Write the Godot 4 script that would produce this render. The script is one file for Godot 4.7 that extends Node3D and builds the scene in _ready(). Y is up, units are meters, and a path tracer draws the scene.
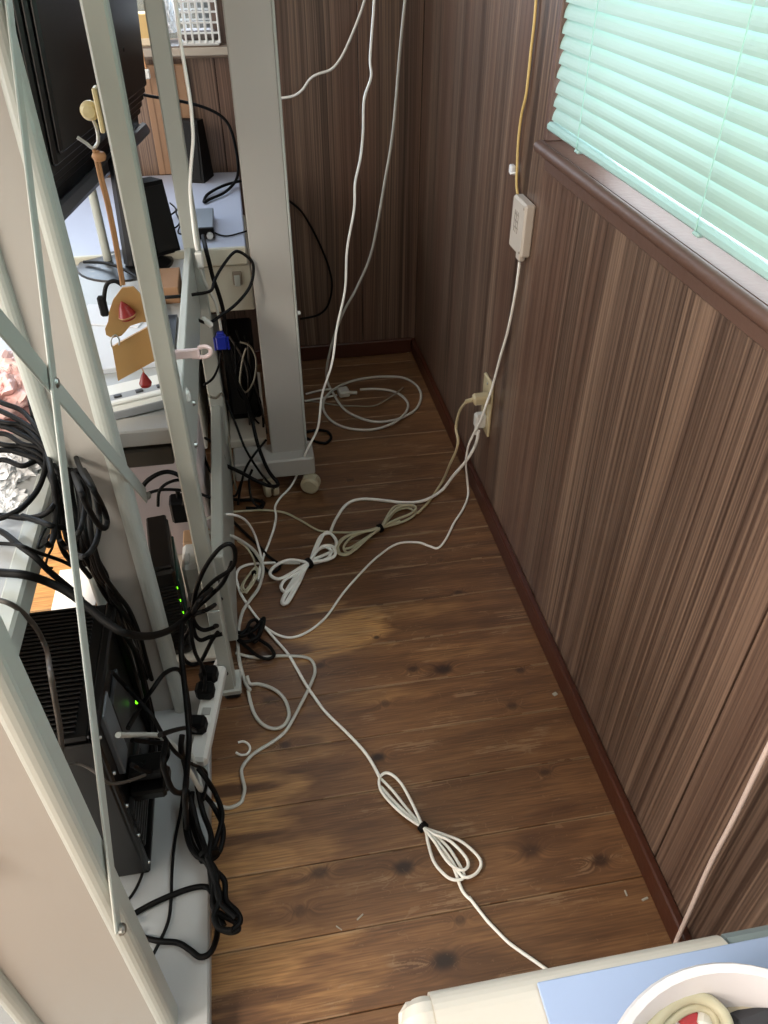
extends Node3D

var mats := {}
var used := {}
var rng := RandomNumberGenerator.new()

# ---------------------------------------------------------------- materials
func mat(key: String, col: Color, rough := 0.5, metal := 0.0) -> StandardMaterial3D:
	if mats.has(key):
		return mats[key]
	var m := StandardMaterial3D.new()
	m.albedo_color = col
	m.roughness = rough
	m.metallic = metal
	mats[key] = m
	return m

func grainy(key: String, col: Color, rough := 0.5, bump := 0.25, freq := 0.08, scale := 6.0) -> StandardMaterial3D:
	if mats.has(key):
		return mats[key]
	var m := mat(key, col, rough)
	var n := FastNoiseLite.new()
	n.seed = hash(key) % 1000
	n.frequency = freq
	var t := NoiseTexture2D.new()
	t.width = 256
	t.height = 256
	t.seamless = true
	t.as_normal_map = true
	t.bump_strength = 2.0
	t.noise = n
	m.normal_enabled = true
	m.normal_texture = t
	m.normal_scale = bump
	m.uv1_triplanar = true
	m.uv1_scale = Vector3.ONE * scale
	return m

# ---------------------------------------------------------------- scene helpers
func numbered(n: String) -> String:
	if not used.has(n):
		used[n] = 0
		return n
	used[n] += 1
	return "%s_%03d" % [n, used[n]]

func tag(o: Node3D, label: String, category: String, group := "", kind := "") -> Node3D:
	if label != "":
		o.set_meta("label", label)
	if category != "":
		o.set_meta("category", category)
	if group != "":
		o.set_meta("group", group)
	if kind != "":
		o.set_meta("kind", kind)
	return o

func thing(called: String, label: String, category: String, at := Vector3.ZERO, group := "") -> Node3D:
	var o := Node3D.new()
	o.name = numbered(called)
	add_child(o)
	o.position = at
	tag(o, label, category, group)
	return o

func obj(called: String, mesh: Mesh, m: Material, parent: Node = null, at := Vector3.ZERO) -> MeshInstance3D:
	var o := MeshInstance3D.new()
	o.mesh = mesh
	o.material_override = m
	o.position = at
	o.cast_shadow = GeometryInstance3D.SHADOW_CASTING_SETTING_ON
	if parent == null:
		o.name = numbered(called)
		add_child(o)
	else:
		o.name = called
		parent.add_child(o, true)
	return o

func struct(called: String, mesh: Mesh, m: Material, parent: Node = null, at := Vector3.ZERO) -> MeshInstance3D:
	var o := obj(called, mesh, m, parent, at)
	if parent == null:
		o.set_meta("kind", "structure")
	return o

func local(pts: Array, at: Vector3) -> Array:
	var r := []
	for p in pts:
		r.append(p - at)
	return r

# ---------------------------------------------------------------- shapes
func tri(st: SurfaceTool, a: Vector3, b: Vector3, c: Vector3, center: Vector3) -> void:
	var n := (b - a).cross(c - a)
	if n.length_squared() < 1e-16:
		return
	n = n.normalized()
	var pts := [a, b, c]
	if n.dot((a + b + c) / 3.0 - center) < 0.0:
		n = -n
	else:
		pts = [a, c, b]
	for p in pts:
		st.set_normal(n)
		st.set_uv(Vector2(p.x + p.z, p.y))
		st.add_vertex(p)

func quad(st: SurfaceTool, a: Vector3, b: Vector3, c: Vector3, d: Vector3, center: Vector3) -> void:
	tri(st, a, b, c, center)
	tri(st, a, c, d, center)

# adds a chamfered box from lo to hi
func add_box(st: SurfaceTool, lo: Vector3, hi: Vector3, b := 0.002, xf := Transform3D.IDENTITY) -> void:
	var c := (lo + hi) * 0.5
	var h := (hi - lo) * 0.5
	b = min(b, min(h.x, min(h.y, h.z)) * 0.9)
	var cc: Vector3 = xf * c
	var corner := {}
	for sx in [-1, 1]:
		for sy in [-1, 1]:
			for sz in [-1, 1]:
				var s := Vector3(sx, sy, sz)
				for ax in 3:
					var e := Vector3(b, b, b)
					e[ax] = 0.0
					corner[[sx, sy, sz, ax]] = xf * (c + (h - e) * s)
	for ax in 3:
		var u := (ax + 1) % 3
		var v := (ax + 2) % 3
		for s in [-1, 1]:
			var q := []
			for k in [[-1, -1], [1, -1], [1, 1], [-1, 1]]:
				var key := [0, 0, 0, ax]
				key[ax] = s
				key[u] = k[0]
				key[v] = k[1]
				q.append(corner[key])
			quad(st, q[0], q[1], q[2], q[3], cc)
	for ax in 3:      # edges along ax
		var u := (ax + 1) % 3
		var v := (ax + 2) % 3
		for su in [-1, 1]:
			for sv in [-1, 1]:
				var q := []
				for k in [[-1, u], [1, u], [1, v], [-1, v]]:
					var key := [0, 0, 0, k[1]]
					key[ax] = k[0]
					key[u] = su
					key[v] = sv
					q.append(corner[key])
				quad(st, q[0], q[1], q[2], q[3], cc)
	for sx in [-1, 1]:
		for sy in [-1, 1]:
			for sz in [-1, 1]:
				tri(st, corner[[sx, sy, sz, 0]], corner[[sx, sy, sz, 1]], corner[[sx, sy, sz, 2]], cc)

func begin() -> SurfaceTool:
	var st := SurfaceTool.new()
	st.begin(Mesh.PRIMITIVE_TRIANGLES)
	return st

func box(p: Vector3, q: Vector3, b := 0.002) -> Mesh:
	var st := begin()
	add_box(st, p.min(q), p.max(q), b)
	return st.commit()

func sized(s: Vector3, b := 0.002) -> Mesh:      # a box standing on its base, centred
	return box(Vector3(-s.x / 2, 0, -s.z / 2), Vector3(s.x / 2, s.y, s.z / 2), b)

# a box whose local axes are turned: size s, centre at
func turned(s: Vector3, at: Vector3, basis: Basis, b := 0.002) -> Mesh:
	var st := begin()
	add_box(st, -s / 2, s / 2, b, Transform3D(basis, at))
	return st.commit()

func smooth(pts: Array, sub := 6) -> Array:
	if pts.size() < 3:
		return pts
	var out := []
	for i in pts.size() - 1:
		var p0: Vector3 = pts[max(i - 1, 0)]
		var p1: Vector3 = pts[i]
		var p2: Vector3 = pts[i + 1]
		var p3: Vector3 = pts[min(i + 2, pts.size() - 1)]
		for k in sub:
			out.append(p1.cubic_interpolate(p2, p0, p3, float(k) / sub))
	out.append(pts[-1])
	return out

func add_tube(st: SurfaceTool, raw: Array, r: float, sides := 8, sub := 6, flat := 1.0) -> void:
	var pts := smooth(raw, sub)
	var n := pts.size()
	var up := Vector3(0.13, 0.97, 0.21).normalized()
	var rings := []
	var norms := []
	for i in n:
		var t: Vector3 = (pts[min(i + 1, n - 1)] - pts[max(i - 1, 0)])
		if t.length() < 1e-7:
			t = Vector3(0, 0, 1)
		t = t.normalized()
		up = up - t * up.dot(t)
		if up.length() < 1e-4:
			up = t.cross(Vector3(1, 0, 0))
		up = up.normalized()
		var side := t.cross(up)
		var ring := []
		var nr := []
		for k in sides:
			var a := TAU * k / sides
			var d := side * cos(a) + up * sin(a)
			nr.append(d)
			ring.append(pts[i] + (side * cos(a) + up * sin(a) * flat) * r)
		rings.append(ring)
		norms.append(nr)
	for i in n - 1:
		for k in sides:
			var k2 := (k + 1) % sides
			var idx := [[i, k], [i + 1, k2], [i + 1, k], [i, k], [i, k2], [i + 1, k2]]
			for e in idx:
				st.set_normal(norms[e[0]][e[1]])
				st.set_uv(Vector2(float(e[1]) / sides, float(e[0])))
				st.add_vertex(rings[e[0]][e[1]])
	for e in [0, n - 1]:
		var t2: Vector3 = (pts[1] - pts[0]).normalized() * -1.0 if e == 0 else (pts[n - 1] - pts[n - 2]).normalized()
		for k in range(1, sides - 1):
			var f := [rings[e][0], rings[e][k], rings[e][k + 1]]
			if e == 0:
				f = [rings[e][0], rings[e][k + 1], rings[e][k]]
			for p in f:
				st.set_normal(t2)
				st.set_uv(Vector2.ZERO)
				st.add_vertex(p)

func tube(pts: Array, r: float, sides := 8, sub := 6, flat := 1.0) -> Mesh:
	var st := begin()
	add_tube(st, pts, r, sides, sub, flat)
	return st.commit()

# profile of Vector2(radius, height), turned about y
func add_lathe(st: SurfaceTool, prof: Array, segs := 24, xf := Transform3D.IDENTITY) -> void:
	var turn := 0.0
	for i in prof.size() - 1:
		turn += (prof[i].x + prof[i + 1].x) * (prof[i + 1].y - prof[i].y)
	if turn < 0.0:
		prof = prof.duplicate()
		prof.reverse()
	for i in prof.size() - 1:
		var a: Vector2 = prof[i]
		var b: Vector2 = prof[i + 1]
		var d := (b - a)
		if d.length() < 1e-7:
			continue
		var nn := Vector2(d.y, -d.x).normalized()
		for k in segs:
			var t0 := TAU * k / segs
			var t1 := TAU * (k + 1) / segs
			var P := func(p: Vector2, t: float) -> Vector3: return xf * Vector3(p.x * cos(t), p.y, p.x * sin(t))
			var N := func(t: float) -> Vector3: return (xf.basis * Vector3(nn.x * cos(t), nn.y, nn.x * sin(t))).normalized()
			var v := [[a, t0], [b, t1], [b, t0], [a, t0], [a, t1], [b, t1]]
			for e in v:
				st.set_normal(N.call(e[1]))
				st.set_uv(Vector2(e[1] / TAU, e[0].y))
				st.add_vertex(P.call(e[0], e[1]))

func lathe(prof: Array, segs := 24, xf := Transform3D.IDENTITY) -> Mesh:
	var st := begin()
	add_lathe(st, prof, segs, xf)
	return st.commit()

# a disc-shaped rod along axis
func rod(a: Vector3, b: Vector3, r: float, sides := 16) -> Mesh:
	return tube([a, b], r, sides, 1)

# outline in the plane z = const, thickness t
func plate(outline: Array, t: float) -> Mesh:
	var st := begin()
	var poly := PackedVector2Array()
	for p in outline:
		poly.append(Vector2(p.x, p.y))
	var z: float = outline[0].z
	var idx := Geometry2D.triangulate_polygon(poly)
	for s in [0.0, 1.0]:
		var c := Vector3(poly[0].x, poly[0].y, z - t * 0.5)
		for k in range(0, idx.size(), 3):
			var q := []
			for j in 3:
				q.append(Vector3(poly[idx[k + j]].x, poly[idx[k + j]].y, z - t * s))
			tri(st, q[0], q[1], q[2], Vector3(q[0].x, q[0].y, z - t * 0.5))
	var mid := Vector2.ZERO
	for p in poly:
		mid += p / poly.size()
	for i in poly.size():
		var a := poly[i]
		var b := poly[(i + 1) % poly.size()]
		var d := (b - a).normalized()
		var nrm := Vector2(d.y, -d.x)
		if Geometry2D.is_polygon_clockwise(poly):
			nrm = -nrm
		var cen := Vector3((a.x + b.x) / 2 - nrm.x, (a.y + b.y) / 2 - nrm.y, z - t / 2)
		quad(st, Vector3(a.x, a.y, z), Vector3(b.x, b.y, z), Vector3(b.x, b.y, z - t), Vector3(a.x, a.y, z - t), cen)
	return st.commit()

func cord(called: String, label: String, m: Material, pts: Array, r: float, sides := 8, category := "cable", group := "") -> MeshInstance3D:
	var o := obj(called, tube(local(pts, pts[0]), r, sides), m, null, pts[0])
	tag(o, label, category, group)
	return o

# ---------------------------------------------------------------- textures
func noise(sd: int, freq: float, oct := 3) -> FastNoiseLite:
	var n := FastNoiseLite.new()
	n.seed = sd
	n.noise_type = FastNoiseLite.TYPE_SIMPLEX_SMOOTH
	n.frequency = freq
	n.fractal_octaves = oct
	return n

const WALL_W := 2.6
const WALL_H := 2.6
var wall_marks := []

func wall_image() -> Image:
	var W := 2048
	var Hh := 512
	var broad := noise(11, 9.0, 2)
	var mid := noise(12, 55.0, 3)
	var fine := noise(13, 230.0, 2)
	var drift := noise(14, 1.0, 2)
	var tint := noise(15, 5.0, 1)
	var data := PackedByteArray()
	data.resize(W * Hh * 3)
	var dark := Vector3(54, 40, 33)
	var base := Vector3(93, 75, 64)
	var light := Vector3(140, 117, 99)
	var red := Vector3(88, 61, 50)
	for i in W:
		var u := i * WALL_W / W
		for j in Hh:
			var v := j * WALL_H / Hh
			var uu := u + 0.012 * drift.get_noise_2d(u * 2.2, v * 0.7)
			var b := broad.get_noise_2d(uu, v * 0.012)
			var m := mid.get_noise_2d(uu, v * 0.006)
			var f := fine.get_noise_2d(uu, v * 0.003)
			var t := 0.30 * b + 0.55 * m + 0.68 * f
			var c: Vector3
			if t < 0:
				c = base.lerp(dark, clamp(-t * 1.6, 0, 1))
			else:
				c = base.lerp(light, clamp(t * 1.3, 0, 1))
			c = c.lerp(red, clamp(tint.get_noise_2d(uu, 3.0) * 0.7, 0, 0.4))
			var k := (j * W + i) * 3
			data[k] = int(clamp(c.x, 0, 255))
			data[k + 1] = int(clamp(c.y, 0, 255))
			data[k + 2] = int(clamp(c.z, 0, 255))
	var img := Image.create_from_data(W, Hh, false, Image.FORMAT_RGB8, data)
	img.generate_mipmaps()
	return img

const FLOOR_W := 1.3
const FLOOR_L := 2.5
const BOARD := 0.1185
const BOARD0 := 0.0758

func floor_image() -> Image:
	var W := 1200
	var L := 2048
	var grain := noise(21, 1.0, 3)
	var ring := noise(22, 1.0, 2)
	var stain := noise(23, 3.5, 4)
	var wear := noise(24, 7.0, 4)
	var speck := noise(25, 90.0, 2)
	var scratch := noise(26, 1.0, 2)
	var dark := Vector3(58, 37, 23)
	var base := Vector3(102, 71, 46)
	var gold := Vector3(140, 103, 68)
	var grey := Vector3(150, 126, 100)
	# knots: x, z, radius, depth ; worn spots, the last a painted sun patch: x, z, rx, rz, strength
	var knots := [[-0.245, 1.476, 0.016, 0.900], [-0.154, 1.252, 0.010, 0.800], [-0.420, 1.665, 0.012, 1.000], [-0.413, 1.886, 0.016, 0.900], [-0.378, 2.042, 0.018, 1.000], [-0.557, 1.869, 0.014, 0.700], [-0.309, 1.464, 0.011, 0.700], [-0.372, 1.360, 0.006, 0.900], [-0.111, 1.753, 0.010, 0.700], [-0.127, 1.595, 0.010, 0.600], [-0.074, 1.933, 0.014, 0.700], [-0.596, 1.607, 0.010, 0.600], [-0.619, 1.493, 0.015, 0.600], [-0.384, 1.542, 0.010, 0.500], [-0.188, 1.895, 0.016, 0.500], [-0.171, 1.134, 0.008, 0.400], [-0.081, 1.507, 0.009, 0.600], [-0.506, 1.419, 0.010, 0.600], [-0.655, 1.364, 0.014, 0.600], [-0.347, 0.758, 0.010, 0.500], [-0.595, 1.927, 0.012, 0.400], [-0.339, 1.988, 0.008, 0.500]]
	var worn_and_sunlit := [[-0.463, 1.338, 0.110, 0.075, 1.000], [-0.668, 1.714, 0.110, 0.070, 0.850], [-0.690, 1.843, 0.120, 0.060, 0.750], [-0.679, 1.989, 0.140, 0.060, 0.750], [-0.566, 1.601, 0.100, 0.040, 0.450], [-0.586, 1.825, 0.090, 0.040, 0.500], [-0.589, 2.041, 0.100, 0.040, 0.500], [-0.257, 1.295, 0.140, 0.030, 0.350], [-0.173, 1.434, 0.140, 0.020, 0.300], [-0.434, 1.526, 0.140, 0.020, 0.350], [-1.104, 1.044, 0.300, 0.300, 0.900]]
	var dirt := [[-0.130, 1.887, 0.100, 0.070, 0.350], [-0.323, 2.052, 0.120, 0.050, 0.400], [-0.704, 1.687, 0.100, 0.012, 0.800], [-0.715, 1.788, 0.130, 0.010, 0.700], [-0.688, 2.044, 0.140, 0.012, 0.700], [-0.188, 1.895, 0.060, 0.030, 0.500], [-0.252, 1.477, 0.030, 0.020, 0.500], [-0.655, 1.364, 0.050, 0.030, 0.600], [-0.567, 1.612, 0.050, 0.020, 0.500]]
	var data := PackedByteArray()
	data.resize(W * L * 3)
	for j in L:
		var z := j * FLOOR_L / L
		var bi := int(floor((z - BOARD0) / BOARD + 10.0)) - 10
		var into := (z - BOARD0) - bi * BOARD
		var edge: float = min(into, BOARD - into)
		var off := bi * 7.31
		var tone := 0.5 + 0.5 * sin(bi * 12.9898 + 1.3)
		var near := []
		for k in knots:
			if abs(k[1] - z) < k[2] * 3.2:
				near.append(k)
		for i in W:
			var x := -FLOOR_W + i * FLOOR_W / W
			var warp := 0.0
			var kd := 0.0
			for k in near:
				var dx: float = (x - k[0]) / (k[2] * 1.5)
				var dz: float = (z - k[1]) / k[2]
				var q := exp(-(dx * dx + dz * dz) * 0.9)
				warp += q * 0.02 * sign(dz)
				kd = max(kd, clamp(1.6 - 1.6 * sqrt(dx * dx + dz * dz), 0, 1) * k[3])
			var zz := z + warp
			var r := ring.get_noise_2d(x * 0.9 + off, zz * 26.0 + 0.25 * sin(x * 5.0 + off))
			var g := grain.get_noise_2d(x * 9.0 + off, zz * 260.0)
			var s := stain.get_noise_2d(x * 0.7, z + off * 0.2)
			var w := wear.get_noise_2d(x * 0.55 + off, z * 2.2)
			var t := 0.40 * r + 0.55 * g + 0.30 * s + 0.25 * (tone - 0.5)
			var c: Vector3
			if t < 0:
				c = base.lerp(dark, clamp(-t * 1.05, 0, 0.8))
			else:
				c = base.lerp(gold, clamp(t * 1.1, 0, 0.85))
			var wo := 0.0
			for q in worn_and_sunlit:
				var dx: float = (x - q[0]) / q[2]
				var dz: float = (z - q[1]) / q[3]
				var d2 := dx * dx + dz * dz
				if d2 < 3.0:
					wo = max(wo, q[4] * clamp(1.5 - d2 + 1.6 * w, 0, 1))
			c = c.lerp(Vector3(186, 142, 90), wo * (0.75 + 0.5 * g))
			var di := 0.0
			for q in dirt:
				var dx: float = (x - q[0]) / q[2]
				var dz: float = (z - q[1]) / q[3]
				var d2 := dx * dx + dz * dz
				if d2 < 3.0:
					di = max(di, q[4] * clamp(1.3 - d2 + 1.8 * w, 0, 1))
			c = c.lerp(Vector3(56, 33, 20), di * (0.8 + 0.4 * s))
			# scuffed pale streaks along the grain
			if w > 0.30 and g > 0.02:
				c = c.lerp(grey, clamp((w - 0.30) * 3.0, 0, 0.45))
			c = c.lerp(Vector3(34, 20, 13), kd * 0.85)
			var sc := scratch.get_noise_2d(x * 9.0, z * 26.0 + x * 4.0)
			if abs(sc) < 0.014 and w > 0.02:
				c = c.lerp(grey, 0.30)
			if speck.get_noise_2d(x, z) > 0.72:
				c = c.lerp(grey, 0.25)
			if edge < 0.0030 and w > -0.15:
				c = c.lerp(grey, 0.55)
			var k3 := (j * W + i) * 3
			data[k3] = int(clamp(c.x, 0, 255))
			data[k3 + 1] = int(clamp(c.y, 0, 255))
			data[k3 + 2] = int(clamp(c.z, 0, 255))
	var img := Image.create_from_data(W, L, false, Image.FORMAT_RGB8, data)
	return img

func uv_box(lo: Vector3, hi: Vector3, uvf: Callable, b := 0.0015) -> Mesh:
	var st := begin()
	add_box(st, lo, hi, b)
	var m: ArrayMesh = st.commit()
	var arr := m.surface_get_arrays(0)
	var vs: PackedVector3Array = arr[Mesh.ARRAY_VERTEX]
	var uv := PackedVector2Array()
	for p in vs:
		uv.append(uvf.call(p))
	arr[Mesh.ARRAY_TEX_UV] = uv
	var o := ArrayMesh.new()
	o.add_surface_from_arrays(Mesh.PRIMITIVE_TRIANGLES, arr)
	return o

# ---------------------------------------------------------------- builders
func upright(parent: Node3D, x0: float, x1: float, z: float, y0: float, y1: float, trim: float, m: Material, mt: Material) -> void:
	# flat steel side panel with a rounded lip along each long edge
	obj("web", box(Vector3(x0 + trim * 0.5, y0, z - 0.018), Vector3(x1 - trim * 0.5, y1, z - 0.006), 0.001), m, parent)
	for s in [x0 + trim * 0.5, x1 - trim * 0.5]:
		var st := begin()
		var prof := []
		for k in 9:
			var a := PI * k / 8.0
			prof.append(Vector2(cos(a) * trim * 0.5, sin(a) * 0.010))
		prof.append(Vector2(-trim * 0.5, -0.022))
		prof.append(Vector2(trim * 0.5, -0.022))
		for i in prof.size():
			var a: Vector2 = prof[i]
			var b: Vector2 = prof[(i + 1) % prof.size()]
			var c := Vector3(s, (y0 + y1) / 2, z - 0.01)
			var A0 := Vector3(s + a.x, y0, z + a.y - 0.004)
			var B0 := Vector3(s + b.x, y0, z + b.y - 0.004)
			var A1 := Vector3(s + a.x, y1, z + a.y - 0.004)
			var B1 := Vector3(s + b.x, y1, z + b.y - 0.004)
			var cc := Vector3(s, (y0 + y1) / 2, z - 0.01)
			quad(st, A0, B0, B1, A1, Vector3(s, (A0.y + A1.y) / 2, z - 0.01))
			tri(st, A1, B1, Vector3(s, y1, z - 0.008), cc)
		obj("edge_trim", st.commit(), mt, parent)

func flat_bar(a: Vector3, b: Vector3, w: float, t: float) -> Mesh:
	# flat bar from a to b lying in a plane x = const
	var d := (b - a)
	var len := d.length()
	d = d / len
	var nx := Vector3(1, 0, 0)
	var s := d.cross(nx).normalized()
	return turned(Vector3(t, w, len), (a + b) / 2, Basis(nx, s, nx.cross(s)), 0.0012)

func plug(parent: Node3D, called: String, at: Vector3, dir: Vector3, size: Vector3, m: Material) -> MeshInstance3D:
	var z := dir.normalized()
	var x := Vector3.UP.cross(z)
	if x.length() < 0.05:
		x = Vector3(1, 0, 0)
	x = x.normalized()
	var y := z.cross(x)
	return obj(called, turned(size, at, Basis(x, y, z), 0.003), m, parent)

func bundle(called: String, label: String, m: Material, tie_m: Material, tie: Vector3, strands: Array, r: float, tie_dir: Vector3, tie_r: float, group := "") -> Node3D:
	var t := thing(called, label, "cable", tie, group)
	for s in strands:
		obj("cord", tube(local(s, tie), r, 8, 7), m, t)
	var d := tie_dir.normalized() * 0.004
	obj("tie", rod(-d, d, tie_r, 12), tie_m, t)
	return t

func _ready() -> void:
	rng.seed = 7
	# ------------------------------------------------ camera
	var cam := Camera3D.new()
	cam.name = "camera"
	cam.fov = 67.79
	cam.near = 0.02
	cam.far = 100.0
	add_child(cam)
	cam.transform = Transform3D(Basis(Vector3(0.9848, 0.0011, 0.1734), Vector3(0.1079, 0.7790, -0.6176), Vector3(-0.1358, 0.6270, 0.7671)), Vector3(-0.5580, 1.3000, 2.5098))
	cam.current = true
	# ------------------------------------------------ sky and exposure
	var env := Environment.new()
	var sky := Sky.new()
	var sm := ProceduralSkyMaterial.new()
	sm.sky_top_color = Color(0.80, 0.88, 1.0)
	sm.sky_horizon_color = Color(0.95, 0.97, 1.0)
	sm.ground_bottom_color = Color(0.55, 0.54, 0.50)
	sm.ground_horizon_color = Color(0.72, 0.72, 0.70)
	sm.energy_multiplier = 1.0
	sky.sky_material = sm
	env.background_mode = Environment.BG_SKY
	env.sky = sky
	env.background_energy_multiplier = 0.9
	env.ambient_light_source = Environment.AMBIENT_SOURCE_DISABLED
	env.tonemap_mode = Environment.TONE_MAPPER_LINEAR
	env.tonemap_exposure = 1.0
	env.sdfgi_enabled = true
	env.ssao_enabled = true
	env.ssil_enabled = true
	var we := WorldEnvironment.new()
	we.name = "world_environment"
	we.environment = env
	add_child(we)
	# low sun that comes in through the window on the left and reaches the floor under the desks
	var sun := DirectionalLight3D.new()
	sun.name = "sun"
	sun.light_energy = 5.0
	sun.light_color = Color(1.0, 0.94, 0.84)
	sun.light_angular_distance = 0.6
	sun.shadow_enabled = true
	add_child(sun)
	sun.look_at_from_position(Vector3.ZERO, Vector3(cos(deg_to_rad(37.5)), -sin(deg_to_rad(37.5)), 0.05), Vector3.UP)
	# daylight at the big window on the left and the one in the end wall
	daylight("daylight_left_window", Vector3(-3.55, 1.15, 2.0), Vector3(1, 0, 0), Vector2(3.0, 1.9), 9.0, Color(1.0, 0.98, 0.95))
	daylight("daylight_end_window", Vector3(-1.45, 1.5, -0.04), Vector3(0, 0, 1), Vector2(1.7, 1.0), 4.2, Color(0.86, 0.93, 1.0))
	daylight("daylight_rear_window", Vector3(-2.3, 1.45, 4.36), Vector3(0, 0, -1), Vector2(1.9, 1.2), 4.8, Color(1.0, 0.92, 0.84))
	daylight("daylight_blind_window", Vector3(0.10, 1.5, 1.9), Vector3(-1, 0, 0), Vector2(1.5, 1.0), 3.0, Color(0.95, 0.98, 1.0))
	# the warm ceiling lamp behind the camera (its fitting is built with the room)
	daylight("ceiling_lamp_light", Vector3(-2.3, 2.50, 2.8), Vector3(0, -1, 0), Vector2(0.55, 0.55), 7.5, Color(1.0, 0.96, 0.91))

	build_room()
	build_window()
	build_desk_near()
	build_desk_middle()
	build_desk_far()
	build_right_wall_things()
	build_white_cords()
	build_black_cables()
	build_foreground()
	build_small()

func daylight(called: String, at: Vector3, dir: Vector3, size: Vector2, energy: float, col: Color) -> void:
	var l := AreaLight3D.new()
	l.name = called
	add_child(l)
	l.area_size = size
	l.light_color = col
	l.light_energy = energy
	l.area_range = 20.0
	l.shadow_enabled = true
	l.look_at_from_position(at, at + dir, Vector3.UP if abs(dir.y) < 0.9 else Vector3(0, 0, 1))

# ---------------------------------------------------------------- the room
func build_room() -> void:
	var wimg := wall_image()
	var wtex := ImageTexture.create_from_image(wimg)
	var mw := mat("wall_wood", Color(1, 1, 1), 0.34)
	mw.albedo_texture = wtex
	var grey_img := wimg.duplicate()
	var mplaster := grainy("plaster", Color(0.86, 0.85, 0.82), 0.9, 0.3, 0.05, 3.0)
	var mdark := mat("wall_core", Color(0.10, 0.07, 0.055), 0.9)
	# ---- right wall: panels around the window opening (z 1.08 - 2.75, y 0.955 - 2.05)
	var wr := struct("wall_right", box(Vector3(0.004, -0.1, -0.12), Vector3(0.14, 0.94, 4.5), 0.0), mdark)
	struct("core_above", box(Vector3(0.004, 2.05, -0.12), Vector3(0.14, 2.62, 4.5), 0.0), mdark, wr)
	struct("core_side", box(Vector3(0.004, 0.94, -0.12), Vector3(0.14, 2.05, 1.07), 0.0), mdark, wr)
	struct("core_side", box(Vector3(0.004, 0.94, 2.75), Vector3(0.14, 2.05, 4.5), 0.0), mdark, wr)
	var uvr := func(p: Vector3) -> Vector2: return Vector2(p.z / WALL_W, 1.0 - p.y / WALL_H)
	var g := 0.0012
	var rects := [[0.0, 1.07, 0.0, 2.6], [1.07, 1.966, 0.0, 0.945], [1.07, 1.966, 2.05, 2.6], [1.966, 2.75, 0.0, 0.945], [1.966, 2.75, 2.05, 2.6], [2.75, 3.6, 0.0, 2.6], [3.6, 4.4, 0.0, 2.6]]
	for r in rects:
		var z0: float = r[0] + (g if r[0] == 1.966 or r[0] >= 2.7 else 0.0)
		var z1: float = r[1] - (g if r[1] >= 1.9 else 0.0)
		obj("panel", uv_box(Vector3(0.0, r[2], z0), Vector3(0.006, r[3], z1), uvr, 0.0012 if r[1] >= 1.9 and r[0] > 1.5 else 0.0004), mw, wr)
	# ---- end wall with a window opening (x -2.35 .. -0.6, y 0.98 - 2.0)
	var wb := struct("wall_back", box(Vector3(-3.7, -0.1, -0.14), Vector3(0.14, 0.955, -0.004), 0.0), mdark)
	struct("core_above", box(Vector3(-3.7, 2.0, -0.14), Vector3(0.14, 2.62, -0.004), 0.0), mdark, wb)
	struct("core_side", box(Vector3(-0.6, 0.955, -0.14), Vector3(0.14, 2.0, -0.004), 0.0), mdark, wb)
	struct("core_side", box(Vector3(-3.7, 0.955, -0.14), Vector3(-2.35, 2.0, -0.004), 0.0), mdark, wb)
	var uvb := func(p: Vector3) -> Vector2: return Vector2((p.x + 3.1) / WALL_W, 1.0 - p.y / WALL_H)
	for r in [[-3.7, -2.35, 0.0, 2.6], [-2.35, -1.1, 0.0, 0.955], [-1.1, -0.6, 0.0, 0.955], [-2.35, -0.6, 2.0, 2.6], [-0.6, -0.192, 0.0, 2.6], [-0.192, 0.0, 0.0, 2.6]]:
		obj("panel", uv_box(Vector3(r[0] + 0.0008, r[2], -0.006), Vector3(r[1] - 0.0008, r[3], 0.0), uvb, 0.001), mw, wb)
	# ---- left wall with a wide window, wall behind the camera, ceiling
	var wl := struct("wall_left", box(Vector3(-3.8, 2.15, -0.12), Vector3(-3.7, 2.62, 4.5), 0.0), mplaster)
	struct("lower_wall", box(Vector3(-3.8, -0.1, -0.12), Vector3(-3.7, 0.12, 4.5), 0.0), mplaster, wl)
	struct("side_wall", box(Vector3(-3.8, 0.12, -0.12), Vector3(-3.7, 2.15, 0.4), 0.0), mplaster, wl)
	struct("side_wall", box(Vector3(-3.8, 0.12, 3.6), Vector3(-3.7, 2.15, 4.5), 0.0), mplaster, wl)
	var wf := struct("wall_front", box(Vector3(-1.3, -0.1, 4.4), Vector3(0.14, 2.62, 4.5), 0.0), mplaster)
	struct("side_wall", box(Vector3(-3.8, -0.1, 4.4), Vector3(-3.3, 2.62, 4.5), 0.0), mplaster, wf)
	struct("lower_wall", box(Vector3(-3.3, -0.1, 4.4), Vector3(-1.3, 0.82, 4.5), 0.0), mplaster, wf)
	struct("upper_wall", box(Vector3(-3.3, 2.08, 4.4), Vector3(-1.3, 2.62, 4.5), 0.0), mplaster, wf)
	struct("ceiling", box(Vector3(-3.8, 2.6, -0.12), Vector3(0.14, 2.7, 4.5), 0.0), mplaster)
	# ---- ceiling lamp
	var lamp := thing("ceiling_lamp", "square white ceiling lamp behind the viewer", "lamp", Vector3(-2.3, 2.6, 2.8))
	var lm := mat("lamp_glow", Color(0.95, 0.92, 0.86), 0.5)
	lm.emission_enabled = true
	lm.emission = Color(1.0, 0.88, 0.74)
	lm.emission_energy_multiplier = 2.0
	obj("lamp_shade", box(Vector3(-0.3, -0.07, -0.3), Vector3(0.3, -0.02, 0.3), 0.02), lm, lamp)
	obj("mount", box(Vector3(-0.2, -0.02, -0.2), Vector3(0.2, 0.0, 0.2), 0.004), mplaster, lamp)
	# ---- floor boards
	var ftex := ImageTexture.create_from_image(floor_image())
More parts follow.
